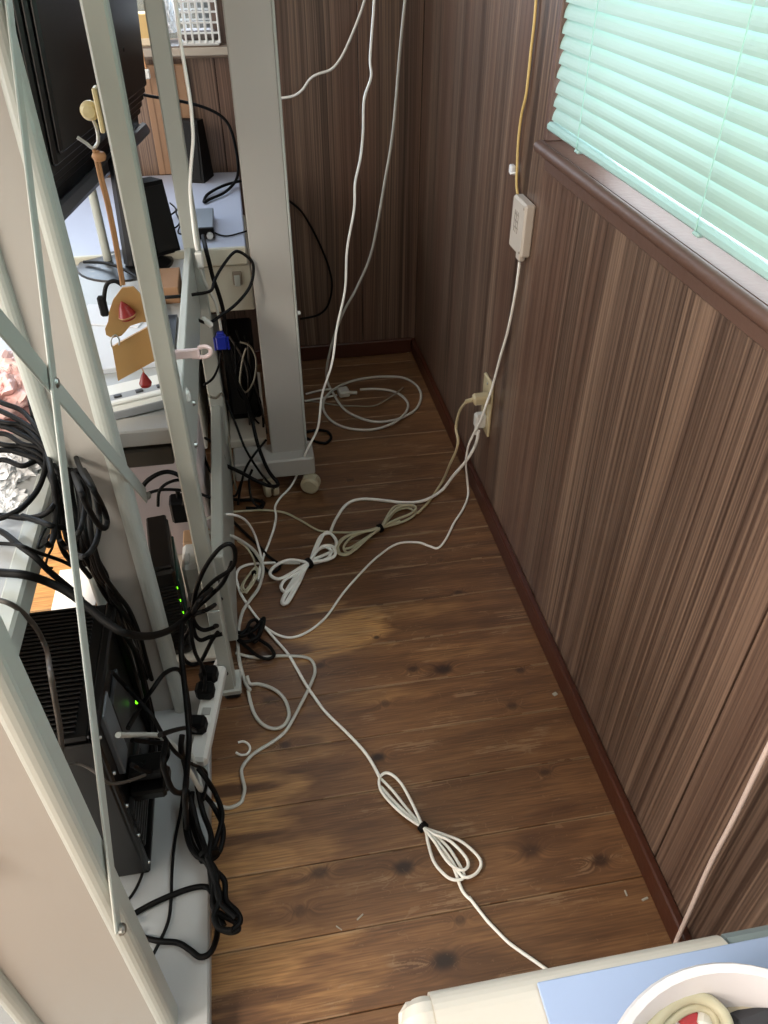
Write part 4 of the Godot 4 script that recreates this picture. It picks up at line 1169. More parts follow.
	bundle("cord_bundle", "tied figure-eight bundle of cream cord near the outlet", mats["ivory_plastic"] if false else mat("cord_cream", Color(0.70, 0.68, 0.58), 0.45), tie, Vector3(-0.3006, 0.0100, 0.9959), [
		[Vector3(-0.1906, 0.0060, 0.9463), Vector3(-0.2103, 0.0060, 0.9208), Vector3(-0.2449, 0.0060, 0.9280), Vector3(-0.2731, 0.0060, 0.9621), Vector3(-0.2998, 0.0060, 0.9912), Vector3(-0.3545, 0.0060, 1.0346), Vector3(-0.3910, 0.0060, 1.0715), Vector3(-0.4165, 0.0060, 1.0709), Vector3(-0.4136, 0.0060, 1.0283), Vector3(-0.3760, 0.0060, 1.0026), Vector3(-0.2998, 0.0060, 0.9912), Vector3(-0.2379, 0.0060, 0.9768), Vector3(-0.2003, 0.0060, 0.9533), Vector3(-0.1915, 0.0060, 0.9241), Vector3(-0.2185, 0.0060, 0.9060), Vector3(-0.2506, 0.0060, 0.9137), Vector3(-0.2851, 0.0060, 0.9685), Vector3(-0.3005, 0.0060, 0.9952), Vector3(-0.3425, 0.0060, 1.0247), Vector3(-0.3833, 0.0060, 1.0534), Vector3(-0.4020, 0.0060, 1.0579)],
		[Vector3(-0.3012, 0.0130, 0.9994), Vector3(-0.2563, 0.0130, 0.9737), Vector3(-0.2120, 0.0130, 0.9557), Vector3(-0.1908, 0.0130, 0.9331), Vector3(-0.2042, 0.0130, 0.9175), Vector3(-0.2389, 0.0130, 0.9247), Vector3(-0.2690, 0.0130, 0.9543), Vector3(-0.3012, 0.0130, 0.9994), Vector3(-0.3636, 0.0130, 1.0090), Vector3(-0.3971, 0.0130, 1.0234), Vector3(-0.4189, 0.0130, 1.0513), Vector3(-0.4223, 0.0130, 1.0778), Vector3(-0.4034, 0.0130, 1.0887), Vector3(-0.3753, 0.0130, 1.0706), Vector3(-0.3386, 0.0130, 1.0336), Vector3(-0.3012, 0.0130, 0.9994)],
		[Vector3(-0.3011, 0.0090, 0.9987), Vector3(-0.3612, 0.0090, 1.0449), Vector3(-0.3859, 0.0090, 1.0719), Vector3(-0.4014, 0.0090, 1.0731), Vector3(-0.4033, 0.0090, 1.0494), Vector3(-0.3725, 0.0090, 1.0149), Vector3(-0.2997, 0.0090, 0.9906), Vector3(-0.2431, 0.0090, 0.9753)]], 0.0033, Vector3(-0.2650, 0.0100, 0.9769) - Vector3(-0.3006, 0.0100, 0.9959), 0.012, "tied cord bundles")
	bundle("cord_bundle", "tied bundle of thick white cord left of the cream bundle", wh, tie, Vector3(-0.4980, 0.0120, 1.1012), [
		[Vector3(-0.4323, 0.0070, 0.9899), Vector3(-0.4568, 0.0070, 0.9978), Vector3(-0.4771, 0.0070, 1.0420), Vector3(-0.4977, 0.0070, 1.0957), Vector3(-0.5319, 0.0070, 1.1445), Vector3(-0.5653, 0.0070, 1.2013), Vector3(-0.5716, 0.0070, 1.2237), Vector3(-0.5598, 0.0070, 1.2224), Vector3(-0.5316, 0.0070, 1.1693), Vector3(-0.4977, 0.0070, 1.0957), Vector3(-0.4629, 0.0070, 1.0754), Vector3(-0.4302, 0.0070, 1.0580), Vector3(-0.4208, 0.0070, 1.0242), Vector3(-0.4302, 0.0070, 0.9943), Vector3(-0.4452, 0.0070, 0.9876), Vector3(-0.4683, 0.0070, 1.0318), Vector3(-0.4977, 0.0070, 1.0957)],
		[Vector3(-0.4981, 0.0140, 1.1034), Vector3(-0.5437, 0.0140, 1.0842), Vector3(-0.5819, 0.0140, 1.0998), Vector3(-0.5958, 0.0140, 1.1265), Vector3(-0.5777, 0.0140, 1.1475), Vector3(-0.5477, 0.0140, 1.1349), Vector3(-0.4981, 0.0140, 1.1034), Vector3(-0.4552, 0.0140, 1.0997), Vector3(-0.4308, 0.0140, 1.0851), Vector3(-0.4320, 0.0140, 1.0540), Vector3(-0.4541, 0.0140, 1.0463), Vector3(-0.4766, 0.0140, 1.0656), Vector3(-0.4981, 0.0140, 1.1034)],
		[Vector3(-0.4979, 0.0100, 1.0990), Vector3(-0.5229, 0.0100, 1.1277), Vector3(-0.5586, 0.0100, 1.1466), Vector3(-0.5725, 0.0100, 1.1722), Vector3(-0.5619, 0.0100, 1.1913), Vector3(-0.5412, 0.0100, 1.1708), Vector3(-0.5187, 0.0100, 1.1357), Vector3(-0.4979, 0.0100, 1.0990), Vector3(-0.4735, 0.0100, 1.0577), Vector3(-0.4517, 0.0100, 1.0460), Vector3(-0.4385, 0.0100, 1.0639), Vector3(-0.4491, 0.0100, 1.0888), Vector3(-0.4754, 0.0100, 1.0992), Vector3(-0.4979, 0.0100, 1.0990)],
		[Vector3(-0.4976, 0.0050, 1.0935), Vector3(-0.5246, 0.0050, 1.1437), Vector3(-0.5507, 0.0050, 1.1950), Vector3(-0.5673, 0.0050, 1.2258), Vector3(-0.5735, 0.0050, 1.2147), Vector3(-0.5562, 0.0050, 1.1734), Vector3(-0.5279, 0.0050, 1.1251), Vector3(-0.4973, 0.0050, 1.0899)]], 0.0042, Vector3(-0.4680, 0.0100, 1.0779) - Vector3(-0.4979, 0.0100, 1.0990), 0.014, "tied cord bundles")
	cord("link_cable", "off-white cord passing under both tied bundles", mats["cord_cream"], [Vector3(-0.6914, 0.0030, 0.8506), Vector3(-0.6485, 0.0030, 0.8537), Vector3(-0.6001, 0.0030, 0.8577), Vector3(-0.5446, 0.0030, 0.8784), Vector3(-0.5145, 0.0030, 0.9076), Vector3(-0.4927, 0.0030, 0.9328), Vector3(-0.4690, 0.0030, 0.9621), Vector3(-0.4467, 0.0030, 0.9764), Vector3(-0.3877, 0.0030, 0.9908), Vector3(-0.3402, 0.0030, 0.9929), Vector3(-0.3003, 0.0030, 0.9937)], 0.0030)
	cord("lead_cable", "white cord joining the left bundle to the rack", wh, [Vector3(-0.5198, 0.0040, 1.0886), Vector3(-0.5888, 0.0040, 1.0765), Vector3(-0.6234, 0.0040, 1.0723), Vector3(-0.6507, 0.0040, 1.0731), Vector3(-0.6708, 0.0040, 1.0844), Vector3(-0.6788, 0.0040, 1.1121), Vector3(-0.6747, 0.0040, 1.1411)], 0.0036)
	# main cord over the floor to the foreground
	cord("main_cable", "long white cord running diagonally over the floor to the front", wh, [Vector3(-0.7234, 0.1000, 1.0762), Vector3(-0.7023, 0.0800, 1.0678), Vector3(-0.6857, 0.0400, 1.0698), Vector3(-0.6832, 0.0040, 1.0932), Vector3(-0.6748, 0.0040, 1.1446), Vector3(-0.6663, 0.0040, 1.1806), Vector3(-0.6448, 0.0040, 1.2342), Vector3(-0.6215, 0.0090, 1.2877), Vector3(-0.5974, 0.0050, 1.3311), Vector3(-0.5720, 0.0040, 1.3789), Vector3(-0.5561, 0.0040, 1.4243), Vector3(-0.5427, 0.0080, 1.4682), Vector3(-0.5258, 0.0040, 1.5074), Vector3(-0.5074, 0.0040, 1.5475), Vector3(-0.4719, 0.0040, 1.6036), Vector3(-0.4464, 0.0040, 1.6476), Vector3(-0.4337, 0.0040, 1.6790), Vector3(-0.4242, 0.0060, 1.7145)], 0.0032)
	bundle("cord_bundle", "tied loop bundle of white cord in the foreground on the floor", wh, tie, Vector3(-0.3654, 0.0090, 1.8255), [
		[Vector3(-0.4241, 0.0050, 1.7139), Vector3(-0.4062, 0.0050, 1.7423), Vector3(-0.3848, 0.0050, 1.7867), Vector3(-0.3648, 0.0050, 1.8234), Vector3(-0.3447, 0.0050, 1.8552), Vector3(-0.3299, 0.0050, 1.8977), Vector3(-0.3240, 0.0050, 1.9436), Vector3(-0.3134, 0.0050, 1.9621)],
		[Vector3(-0.3655, 0.0100, 1.8261), Vector3(-0.3755, 0.0100, 1.7773), Vector3(-0.3891, 0.0100, 1.7317), Vector3(-0.4079, 0.0100, 1.7092), Vector3(-0.4242, 0.0100, 1.7149), Vector3(-0.4281, 0.0100, 1.7374), Vector3(-0.4177, 0.0100, 1.7638), Vector3(-0.3945, 0.0100, 1.7978), Vector3(-0.3655, 0.0100, 1.8261), Vector3(-0.3304, 0.0100, 1.8474), Vector3(-0.3040, 0.0100, 1.8650), Vector3(-0.2843, 0.0100, 1.8922), Vector3(-0.2822, 0.0100, 1.9104), Vector3(-0.2986, 0.0100, 1.9249), Vector3(-0.3190, 0.0100, 1.9231), Vector3(-0.3316, 0.0100, 1.8893), Vector3(-0.3481, 0.0100, 1.8536), Vector3(-0.3655, 0.0100, 1.8261)],
		[Vector3(-0.3651, 0.0070, 1.8245), Vector3(-0.3912, 0.0070, 1.7907), Vector3(-0.4127, 0.0070, 1.7568), Vector3(-0.4256, 0.0070, 1.7339), Vector3(-0.4229, 0.0070, 1.7509), Vector3(-0.4026, 0.0070, 1.7828), Vector3(-0.3651, 0.0070, 1.8245), Vector3(-0.3627, 0.0070, 1.8550), Vector3(-0.3599, 0.0070, 1.8899), Vector3(-0.3452, 0.0070, 1.9170), Vector3(-0.3302, 0.0070, 1.9265), Vector3(-0.3156, 0.0070, 1.9239), Vector3(-0.3175, 0.0070, 1.9044), Vector3(-0.3324, 0.0070, 1.8640), Vector3(-0.3651, 0.0070, 1.8245)],
		[Vector3(-0.3660, 0.0130, 1.8277), Vector3(-0.3496, 0.0130, 1.8438), Vector3(-0.3248, 0.0130, 1.8611), Vector3(-0.3058, 0.0130, 1.8918), Vector3(-0.3052, 0.0130, 1.9096), Vector3(-0.3187, 0.0130, 1.9142), Vector3(-0.3372, 0.0130, 1.8969), Vector3(-0.3525, 0.0130, 1.8563), Vector3(-0.3660, 0.0130, 1.8277)]], 0.0029, Vector3(-0.3525, 0.0100, 1.8491) - Vector3(-0.3655, 0.0100, 1.8261), 0.010, "tied cord bundles")
	cord("tail_cable", "white cord from the foreground bundle to the white chest", wh, [Vector3(-0.3153, 0.0040, 1.9564), Vector3(-0.3057, 0.0040, 1.9777), Vector3(-0.2955, 0.0040, 1.9987), Vector3(-0.2836, 0.0040, 2.0180), Vector3(-0.2722, 0.0040, 2.0353), Vector3(-0.2575, 0.0040, 2.0514), Vector3(-0.2378, 0.0040, 2.0712), Vector3(-0.2175, 0.0040, 2.0921), Vector3(-0.1911, 0.0040, 2.1165)], 0.0030)
	# grey-white loops at the rack foot
	cord("loop_cable", "thick grey-white cord arching from the rack to its foot", gw, [Vector3(-0.7328, 0.2200, 1.1810), Vector3(-0.7102, 0.1800, 1.1476), Vector3(-0.6925, 0.1600, 1.1268), Vector3(-0.6684, 0.1300, 1.1100), Vector3(-0.6443, 0.0900, 1.0932), Vector3(-0.6242, 0.0500, 1.0843), Vector3(-0.6116, 0.0120, 1.0998), Vector3(-0.6247, 0.0080, 1.1610), Vector3(-0.6477, 0.0080, 1.2013), Vector3(-0.6666, 0.0060, 1.2356), Vector3(-0.6774, 0.0050, 1.2897), Vector3(-0.6800, 0.0050, 1.3493), Vector3(-0.6750, 0.0050, 1.4015), Vector3(-0.6653, 0.0120, 1.4526), Vector3(-0.6573, 0.0160, 1.4730)], 0.0040)
	cord("arch_cable", "white cord arching highest from the rack rail to the floor", wh, [Vector3(-0.7350, 0.2600, 1.2086), Vector3(-0.7063, 0.2400, 1.1647), Vector3(-0.6847, 0.2200, 1.1346), Vector3(-0.6600, 0.2000, 1.1157), Vector3(-0.6394, 0.1500, 1.0759), Vector3(-0.6257, 0.0900, 1.0473), Vector3(-0.6184, 0.0400, 1.0437), Vector3(-0.6150, 0.0120, 1.0695), Vector3(-0.6272, 0.0140, 1.1246), Vector3(-0.6454, 0.0140, 1.1567)], 0.0030)
	bundle("cord_bundle", "small slack bundle of cream cord beside the rack rail", mats["cord_cream"], tie, Vector3(-0.6340, 0.0160, 1.1183), [
		[Vector3(-0.6681, 0.0300, 1.0078), Vector3(-0.6466, 0.0300, 1.0388), Vector3(-0.6324, 0.0100, 1.0643), Vector3(-0.6320, 0.0100, 1.1122), Vector3(-0.6455, 0.0100, 1.1490), Vector3(-0.6607, 0.0100, 1.1740), Vector3(-0.6673, 0.0100, 1.1591), Vector3(-0.6543, 0.0100, 1.1263), Vector3(-0.6339, 0.0100, 1.1010)],
		[Vector3(-0.6315, 0.0150, 1.1141), Vector3(-0.6402, 0.0150, 1.1482), Vector3(-0.6554, 0.0150, 1.1732), Vector3(-0.6620, 0.0150, 1.1583), Vector3(-0.6489, 0.0150, 1.1254), Vector3(-0.6283, 0.0150, 1.0965), Vector3(-0.6272, 0.0150, 1.1256), Vector3(-0.6406, 0.0150, 1.1586), Vector3(-0.6557, 0.0150, 1.1834)]], 0.0026, Vector3(0, 0, 1), 0.006, "tied cord bundles")
	cord("floor_cable", "grey cord winding over the floor past the rack foot to the near desk", gw, [Vector3(-0.6847, 0.0040, 1.3563), Vector3(-0.6590, 0.0040, 1.3709), Vector3(-0.6268, 0.0040, 1.3794), Vector3(-0.5941, 0.0040, 1.3809), Vector3(-0.5638, 0.0040, 1.3862), Vector3(-0.5381, 0.0040, 1.3935), Vector3(-0.5220, 0.0040, 1.4078), Vector3(-0.5187, 0.0040, 1.4392), Vector3(-0.5356, 0.0060, 1.4811), Vector3(-0.5559, 0.0060, 1.5191), Vector3(-0.5775, 0.0040, 1.5562), Vector3(-0.5955, 0.0040, 1.5819), Vector3(-0.6224, 0.0040, 1.6006), Vector3(-0.6465, 0.0040, 1.6125), Vector3(-0.6644, 0.0040, 1.6252), Vector3(-0.6794, 0.0040, 1.6447), Vector3(-0.6816, 0.0040, 1.6617), Vector3(-0.6771, 0.0040, 1.6900), Vector3(-0.6804, 0.0040, 1.7081), Vector3(-0.6851, 0.0040, 1.7184), Vector3(-0.7027, 0.0040, 1.7254), Vector3(-0.7189, 0.0040, 1.7215), Vector3(-0.7347, 0.0200, 1.7202), Vector3(-0.7417, 0.0700, 1.7351), Vector3(-0.7498, 0.1000, 1.7009), Vector3(-0.7576, 0.1300, 1.6828)], 0.0036)
	cord("stiff_loop", "grey stiff cable looped on the floor in front of the rack foot", mats["cord_grey_white"], [Vector3(-0.6618, 0.0200, 1.4383), Vector3(-0.6570, 0.0120, 1.4540), Vector3(-0.6409, 0.0040, 1.4504), Vector3(-0.6164, 0.0040, 1.4640), Vector3(-0.5987, 0.0040, 1.4816), Vector3(-0.5860, 0.0040, 1.5072), Vector3(-0.5822, 0.0040, 1.5381), Vector3(-0.5899, 0.0040, 1.5589), Vector3(-0.6046, 0.0040, 1.5684), Vector3(-0.6223, 0.0040, 1.5653), Vector3(-0.6395, 0.0040, 1.5502), Vector3(-0.6524, 0.0040, 1.5233), Vector3(-0.6592, 0.0040, 1.4892), Vector3(-0.6617, 0.0120, 1.4691)], 0.0038)
	cord("wire_clip", "small white C-shaped wire clip lying on the floor boards", wh, [Vector3(-0.6865, 0.0030, 1.5875), Vector3(-0.6767, 0.0030, 1.5869), Vector3(-0.6672, 0.0030, 1.5944), Vector3(-0.6638, 0.0030, 1.6065), Vector3(-0.6700, 0.0030, 1.6168), Vector3(-0.6815, 0.0030, 1.6170), Vector3(-0.6910, 0.0030, 1.6097)], 0.0024, 8, "clip")

# ---------------------------------------------------------------- black cables
func build_black_cables() -> void:
	var bk: Material = mats["cable_black"]
	var gr := mat("cable_grey", Color(0.24, 0.22, 0.20), 0.5)
	var G := "black cables at the near desk"
	# bunch that comes over the near desktop and drops behind it
	var drop := [
		["upper black cable of the bunch crossing the pink bag", [Vector3(-0.9946, 0.6600, 1.4067), Vector3(-0.9593, 0.6600, 1.4129), Vector3(-0.9290, 0.6600, 1.4413), Vector3(-0.9055, 0.6500, 1.4665), Vector3(-0.8857, 0.6400, 1.4985), Vector3(-0.8680, 0.6298, 1.5388), Vector3(-0.8680, 0.5895, 1.5498), Vector3(-0.8680, 0.5614, 1.5795), Vector3(-0.8680, 0.5219, 1.5870), Vector3(-0.8680, 0.4509, 1.5536)]],
		["black cable second from top in the bunch on the near desktop", [Vector3(-0.9983, 0.6400, 1.4182), Vector3(-0.9570, 0.6400, 1.4396), Vector3(-0.9243, 0.6350, 1.4656), Vector3(-0.8985, 0.6300, 1.4978), Vector3(-0.8640, 0.6592, 1.5892), Vector3(-0.8640, 0.6289, 1.6054), Vector3(-0.8640, 0.6123, 1.6341), Vector3(-0.8640, 0.5783, 1.6378), Vector3(-0.8640, 0.5259, 1.6101)]],
		["black cable draped from behind the side panel into the bunch", [Vector3(-0.9311, 0.7200, 1.3437), Vector3(-0.9216, 0.7000, 1.3866), Vector3(-0.9117, 0.6800, 1.4331), Vector3(-0.8999, 0.6600, 1.4661), Vector3(-0.8873, 0.6400, 1.5061), Vector3(-0.8620, 0.6471, 1.5875), Vector3(-0.8620, 0.6055, 1.6039), Vector3(-0.8620, 0.5658, 1.6153), Vector3(-0.8620, 0.5082, 1.5911)]],
		["black cable beside the panel edge falling straight down", [Vector3(-0.9170, 0.6900, 1.3948), Vector3(-0.9047, 0.6700, 1.4384), Vector3(-0.8904, 0.6600, 1.4897), Vector3(-0.8580, 0.6857, 1.6008), Vector3(-0.8580, 0.6517, 1.6242), Vector3(-0.8580, 0.6377, 1.6654), Vector3(-0.8580, 0.6398, 1.6947), Vector3(-0.8580, 0.6592, 1.7093)]],
		["black cable sweeping left from the bunch to the photo edge", [Vector3(-0.9585, 0.6300, 1.6171), Vector3(-0.9226, 0.6350, 1.6119), Vector3(-0.9058, 0.6350, 1.5874), Vector3(-0.8934, 0.6400, 1.5557), Vector3(-0.8869, 0.6550, 1.5200), Vector3(-0.8931, 0.6700, 1.4827), Vector3(-0.9041, 0.6900, 1.4274)]],
		["thick black cable running level across the near desktop", [Vector3(-0.9589, 0.6350, 1.6077), Vector3(-0.9283, 0.6330, 1.6128), Vector3(-0.9043, 0.6330, 1.6215), Vector3(-0.8812, 0.6400, 1.6298), Vector3(-0.8620, 0.6524, 1.6311), Vector3(-0.8620, 0.6440, 1.5928)]],
		["black cable leaving the level one towards the brace", [Vector3(-0.9076, 0.6360, 1.6202), Vector3(-0.8820, 0.6400, 1.6406), Vector3(-0.8600, 0.6434, 1.6594), Vector3(-0.8600, 0.6055, 1.6178), Vector3(-0.8600, 0.5759, 1.5912)]],
	]
	var mass := [
		["topmost black strand of the cable mass over the near desktop", [Vector3(-0.9935, 0.6900, 1.3690), Vector3(-0.9575, 0.6900, 1.4000), Vector3(-0.9306, 0.6850, 1.4173), Vector3(-0.9002, 0.6800, 1.4666), Vector3(-0.8803, 0.6700, 1.5012), Vector3(-0.8750, 0.6603, 1.5424), Vector3(-0.8750, 0.6073, 1.5297), Vector3(-0.8750, 0.5856, 1.5677), Vector3(-0.8750, 0.5463, 1.5768), Vector3(-0.8750, 0.5004, 1.5734)]],
		["second black strand of the cable mass over the near desktop", [Vector3(-0.9901, 0.6860, 1.3906), Vector3(-0.9545, 0.6860, 1.4208), Vector3(-0.9270, 0.6810, 1.4436), Vector3(-0.9005, 0.6760, 1.4714), Vector3(-0.8806, 0.6660, 1.5058), Vector3(-0.8710, 0.6509, 1.5297), Vector3(-0.8710, 0.6112, 1.5407), Vector3(-0.8710, 0.5928, 1.5632), Vector3(-0.8710, 0.5432, 1.5692), Vector3(-0.8710, 0.4982, 1.5740)]],
		["third black strand of the cable mass over the near desktop", [Vector3(-0.9848, 0.6820, 1.4207), Vector3(-0.9511, 0.6820, 1.4439), Vector3(-0.9272, 0.6770, 1.4486), Vector3(-0.8994, 0.6720, 1.4847), Vector3(-0.8813, 0.6620, 1.5076), Vector3(-0.8670, 0.6462, 1.5364), Vector3(-0.8670, 0.6287, 1.5573), Vector3(-0.8670, 0.5906, 1.5753), Vector3(-0.8670, 0.5556, 1.5868), Vector3(-0.8670, 0.5138, 1.5873)]],
		["fourth black strand of the cable mass over the near desktop", [Vector3(-0.9830, 0.6780, 1.4348), Vector3(-0.9514, 0.6780, 1.4488), Vector3(-0.9248, 0.6730, 1.4680), Vector3(-0.8997, 0.6680, 1.4894), Vector3(-0.8808, 0.6580, 1.5176), Vector3(-0.8630, 0.6538, 1.5504), Vector3(-0.8630, 0.6145, 1.5513), Vector3(-0.8630, 0.5903, 1.5638), Vector3(-0.8630, 0.5495, 1.5850), Vector3(-0.8630, 0.5047, 1.5780)]],
		["fifth black strand of the cable mass over the near desktop", [Vector3(-0.9787, 0.6740, 1.4602), Vector3(-0.9498, 0.6740, 1.4624), Vector3(-0.9225, 0.6690, 1.4869), Vector3(-0.9000, 0.6640, 1.4941), Vector3(-0.8824, 0.6540, 1.5141), Vector3(-0.8590, 0.6690, 1.5699), Vector3(-0.8590, 0.6209, 1.5482), Vector3(-0.8590, 0.5921, 1.5691), Vector3(-0.8590, 0.5730, 1.6039), Vector3(-0.8590, 0.5097, 1.5888)]],
		["sixth black strand of the cable mass over the near desktop", [Vector3(-0.9783, 0.6700, 1.4678), Vector3(-0.9462, 0.6700, 1.4870), Vector3(-0.9233, 0.6650, 1.4888), Vector3(-0.8994, 0.6600, 1.5042), Vector3(-0.8828, 0.6500, 1.5187), Vector3(-0.8550, 0.6588, 1.5588), Vector3(-0.8550, 0.6292, 1.5722), Vector3(-0.8550, 0.6064, 1.5831), Vector3(-0.8550, 0.5666, 1.5926), Vector3(-0.8550, 0.5302, 1.6052)]],
		["seventh black strand of the cable mass over the near desktop", [Vector3(-0.9731, 0.6660, 1.4976), Vector3(-0.9459, 0.6660, 1.4944), Vector3(-0.9221, 0.6610, 1.5017), Vector3(-0.8988, 0.6560, 1.5141), Vector3(-0.8831, 0.6460, 1.5232), Vector3(-0.8510, 0.6622, 1.5618), Vector3(-0.8510, 0.6374, 1.5765), Vector3(-0.8510, 0.6027, 1.5885), Vector3(-0.8510, 0.5707, 1.6049), Vector3(-0.8510, 0.5223, 1.6062)]],
		["lowest black strand of the cable mass over the near desktop", [Vector3(-0.9711, 0.6620, 1.5128), Vector3(-0.9430, 0.6620, 1.5152), Vector3(-0.9185, 0.6570, 1.5276), Vector3(-0.9005, 0.6520, 1.5107), Vector3(-0.8835, 0.6420, 1.5277), Vector3(-0.8470, 0.6664, 1.5634), Vector3(-0.8470, 0.6424, 1.5767), Vector3(-0.8470, 0.6096, 1.5955), Vector3(-0.8470, 0.5869, 1.6268), Vector3(-0.8470, 0.5295, 1.6014)]],
	]
	for e in mass:
		cord("black_cable", e[0], bk, e[1], 0.0040, 8, "cable", G)
	for e in drop:
		cord("black_cable", e[0], bk, e[1], 0.0042, 8, "cable", G)
	var run := [
		["topmost black strand of the run down behind the computer", [Vector3(-0.8350, 0.6776, 1.5814), Vector3(-0.8350, 0.6367, 1.5950), Vector3(-0.8350, 0.6067, 1.6302), Vector3(-0.8350, 0.5797, 1.6488), Vector3(-0.8350, 0.5173, 1.6300), Vector3(-0.8350, 0.4768, 1.6204), Vector3(-0.8350, 0.4012, 1.5872), Vector3(-0.8350, 0.3253, 1.5656), Vector3(-0.8350, 0.2609, 1.5589), Vector3(-0.8350, 0.2049, 1.5670)]],
		["second black strand of the run down behind the computer", [Vector3(-0.8290, 0.6833, 1.5857), Vector3(-0.8290, 0.6430, 1.6090), Vector3(-0.8290, 0.6231, 1.6466), Vector3(-0.8290, 0.5728, 1.6442), Vector3(-0.8290, 0.5356, 1.6463), Vector3(-0.8290, 0.4782, 1.6185), Vector3(-0.8290, 0.4155, 1.6022), Vector3(-0.8290, 0.3159, 1.5604), Vector3(-0.8290, 0.2518, 1.5474), Vector3(-0.8290, 0.2134, 1.5796)]],
		["third black strand of the run down behind the computer", [Vector3(-0.8230, 0.6894, 1.6002), Vector3(-0.8230, 0.6597, 1.6249), Vector3(-0.8230, 0.6253, 1.6481), Vector3(-0.8230, 0.5795, 1.6591), Vector3(-0.8230, 0.5453, 1.6555), Vector3(-0.8230, 0.4808, 1.6288), Vector3(-0.8230, 0.4094, 1.5973), Vector3(-0.8230, 0.3444, 1.5852), Vector3(-0.8230, 0.2610, 1.5587), Vector3(-0.8230, 0.2171, 1.5813)]],
		["fourth black strand of the run down behind the computer", [Vector3(-0.8170, 0.7032, 1.6208), Vector3(-0.8170, 0.6545, 1.6191), Vector3(-0.8170, 0.6412, 1.6768), Vector3(-0.8170, 0.5884, 1.6701), Vector3(-0.8170, 0.5484, 1.6662), Vector3(-0.8170, 0.4869, 1.6318), Vector3(-0.8170, 0.4171, 1.6124), Vector3(-0.8170, 0.3416, 1.5860), Vector3(-0.8170, 0.2845, 1.5803), Vector3(-0.8170, 0.2357, 1.5931)]],
		["fifth black strand of the run down behind the computer", [Vector3(-0.8110, 0.7087, 1.6273), Vector3(-0.8110, 0.6661, 1.6354), Vector3(-0.8110, 0.6334, 1.6665), Vector3(-0.8110, 0.5937, 1.6771), Vector3(-0.8110, 0.5467, 1.6613), Vector3(-0.8110, 0.5179, 1.6687), Vector3(-0.8110, 0.4446, 1.6336), Vector3(-0.8110, 0.3456, 1.5907), Vector3(-0.8110, 0.2931, 1.5955), Vector3(-0.8110, 0.2313, 1.5928)]],
		["sixth black strand of the run down behind the computer", [Vector3(-0.8050, 0.7177, 1.6478), Vector3(-0.8050, 0.6759, 1.6558), Vector3(-0.8050, 0.6546, 1.6867), Vector3(-0.8050, 0.6104, 1.6968), Vector3(-0.8050, 0.5721, 1.6914), Vector3(-0.8050, 0.5045, 1.6582), Vector3(-0.8050, 0.4344, 1.6225), Vector3(-0.8050, 0.3548, 1.6047), Vector3(-0.8050, 0.3121, 1.6064), Vector3(-0.8050, 0.2490, 1.6104)]],
	]
	for e in run:
		cord("black_cable", e[0], bk, e[1], 0.0036, 8, "cable", G)
	# loops hanging at the panel
	cord("black_cable", "large open black cable loop hanging at the near panel", bk, [Vector3(-0.8500, 0.6493, 1.4997), Vector3(-0.8000, 0.7295, 1.6653), Vector3(-0.7700, 0.7633, 1.7504), Vector3(-0.7700, 0.7217, 1.7315), Vector3(-0.7700, 0.6965, 1.7278), Vector3(-0.7700, 0.6988, 1.7462), Vector3(-0.7700, 0.7241, 1.7694), Vector3(-0.7700, 0.7631, 1.7883), Vector3(-0.7700, 0.7949, 1.7967), Vector3(-0.8400, 0.6648, 1.5674)], 0.0036, 8, "cable", G)
	cord("black_cable", "second black loop curling back under the large one", bk, [Vector3(-0.8200, 0.6773, 1.5836), Vector3(-0.7750, 0.7434, 1.7268), Vector3(-0.7750, 0.7126, 1.7370), Vector3(-0.7750, 0.7041, 1.7650), Vector3(-0.7750, 0.7145, 1.8043), Vector3(-0.7750, 0.7369, 1.8417), Vector3(-0.8400, 0.6031, 1.6702), Vector3(-0.8600, 0.5916, 1.6233)], 0.0036, 8, "cable", G)
	cord("black_cable", "black cable bowing tightly behind the brace", bk, [Vector3(-0.8500, 0.6471, 1.5357), Vector3(-0.8000, 0.7287, 1.6860), Vector3(-0.8000, 0.7018, 1.6883), Vector3(-0.8000, 0.6951, 1.7208), Vector3(-0.8000, 0.7014, 1.7555), Vector3(-0.8500, 0.6014, 1.6581), Vector3(-0.8600, 0.6092, 1.6484)], 0.0036, 8, "cable", G)
	# lower sweeping cables towards the computer
	cord("black_cable", "black cable sloping from the desktop edge down to the computer", bk, [Vector3(-0.9560, 0.6300, 1.6284), Vector3(-0.9309, 0.6300, 1.6435), Vector3(-0.9013, 0.6300, 1.6778), Vector3(-0.8800, 0.6256, 1.6986), Vector3(-0.8700, 0.6011, 1.6992), Vector3(-0.8600, 0.5726, 1.6943), Vector3(-0.8500, 0.5500, 1.6925), Vector3(-0.8400, 0.5421, 1.7021)], 0.0044, 8, "cable", G)
	cord("black_cable", "thickest black cable sweeping over the computer top to the rack", bk, [Vector3(-0.9419, 0.6300, 1.7216), Vector3(-0.9101, 0.6300, 1.7291), Vector3(-0.8850, 0.6287, 1.7358), Vector3(-0.8700, 0.6021, 1.7216), Vector3(-0.8500, 0.5849, 1.7244), Vector3(-0.8300, 0.5753, 1.7390), Vector3(-0.8100, 0.5692, 1.7587), Vector3(-0.7900, 0.5643, 1.7791), Vector3(-0.7700, 0.5489, 1.7843), Vector3(-0.7600, 0.4728, 1.7201), Vector3(-0.7500, 0.3879, 1.6316), Vector3(-0.7400, 0.3267, 1.5531), Vector3(-0.7300, 0.3079, 1.5173)], 0.0056, 10, "cable", G)
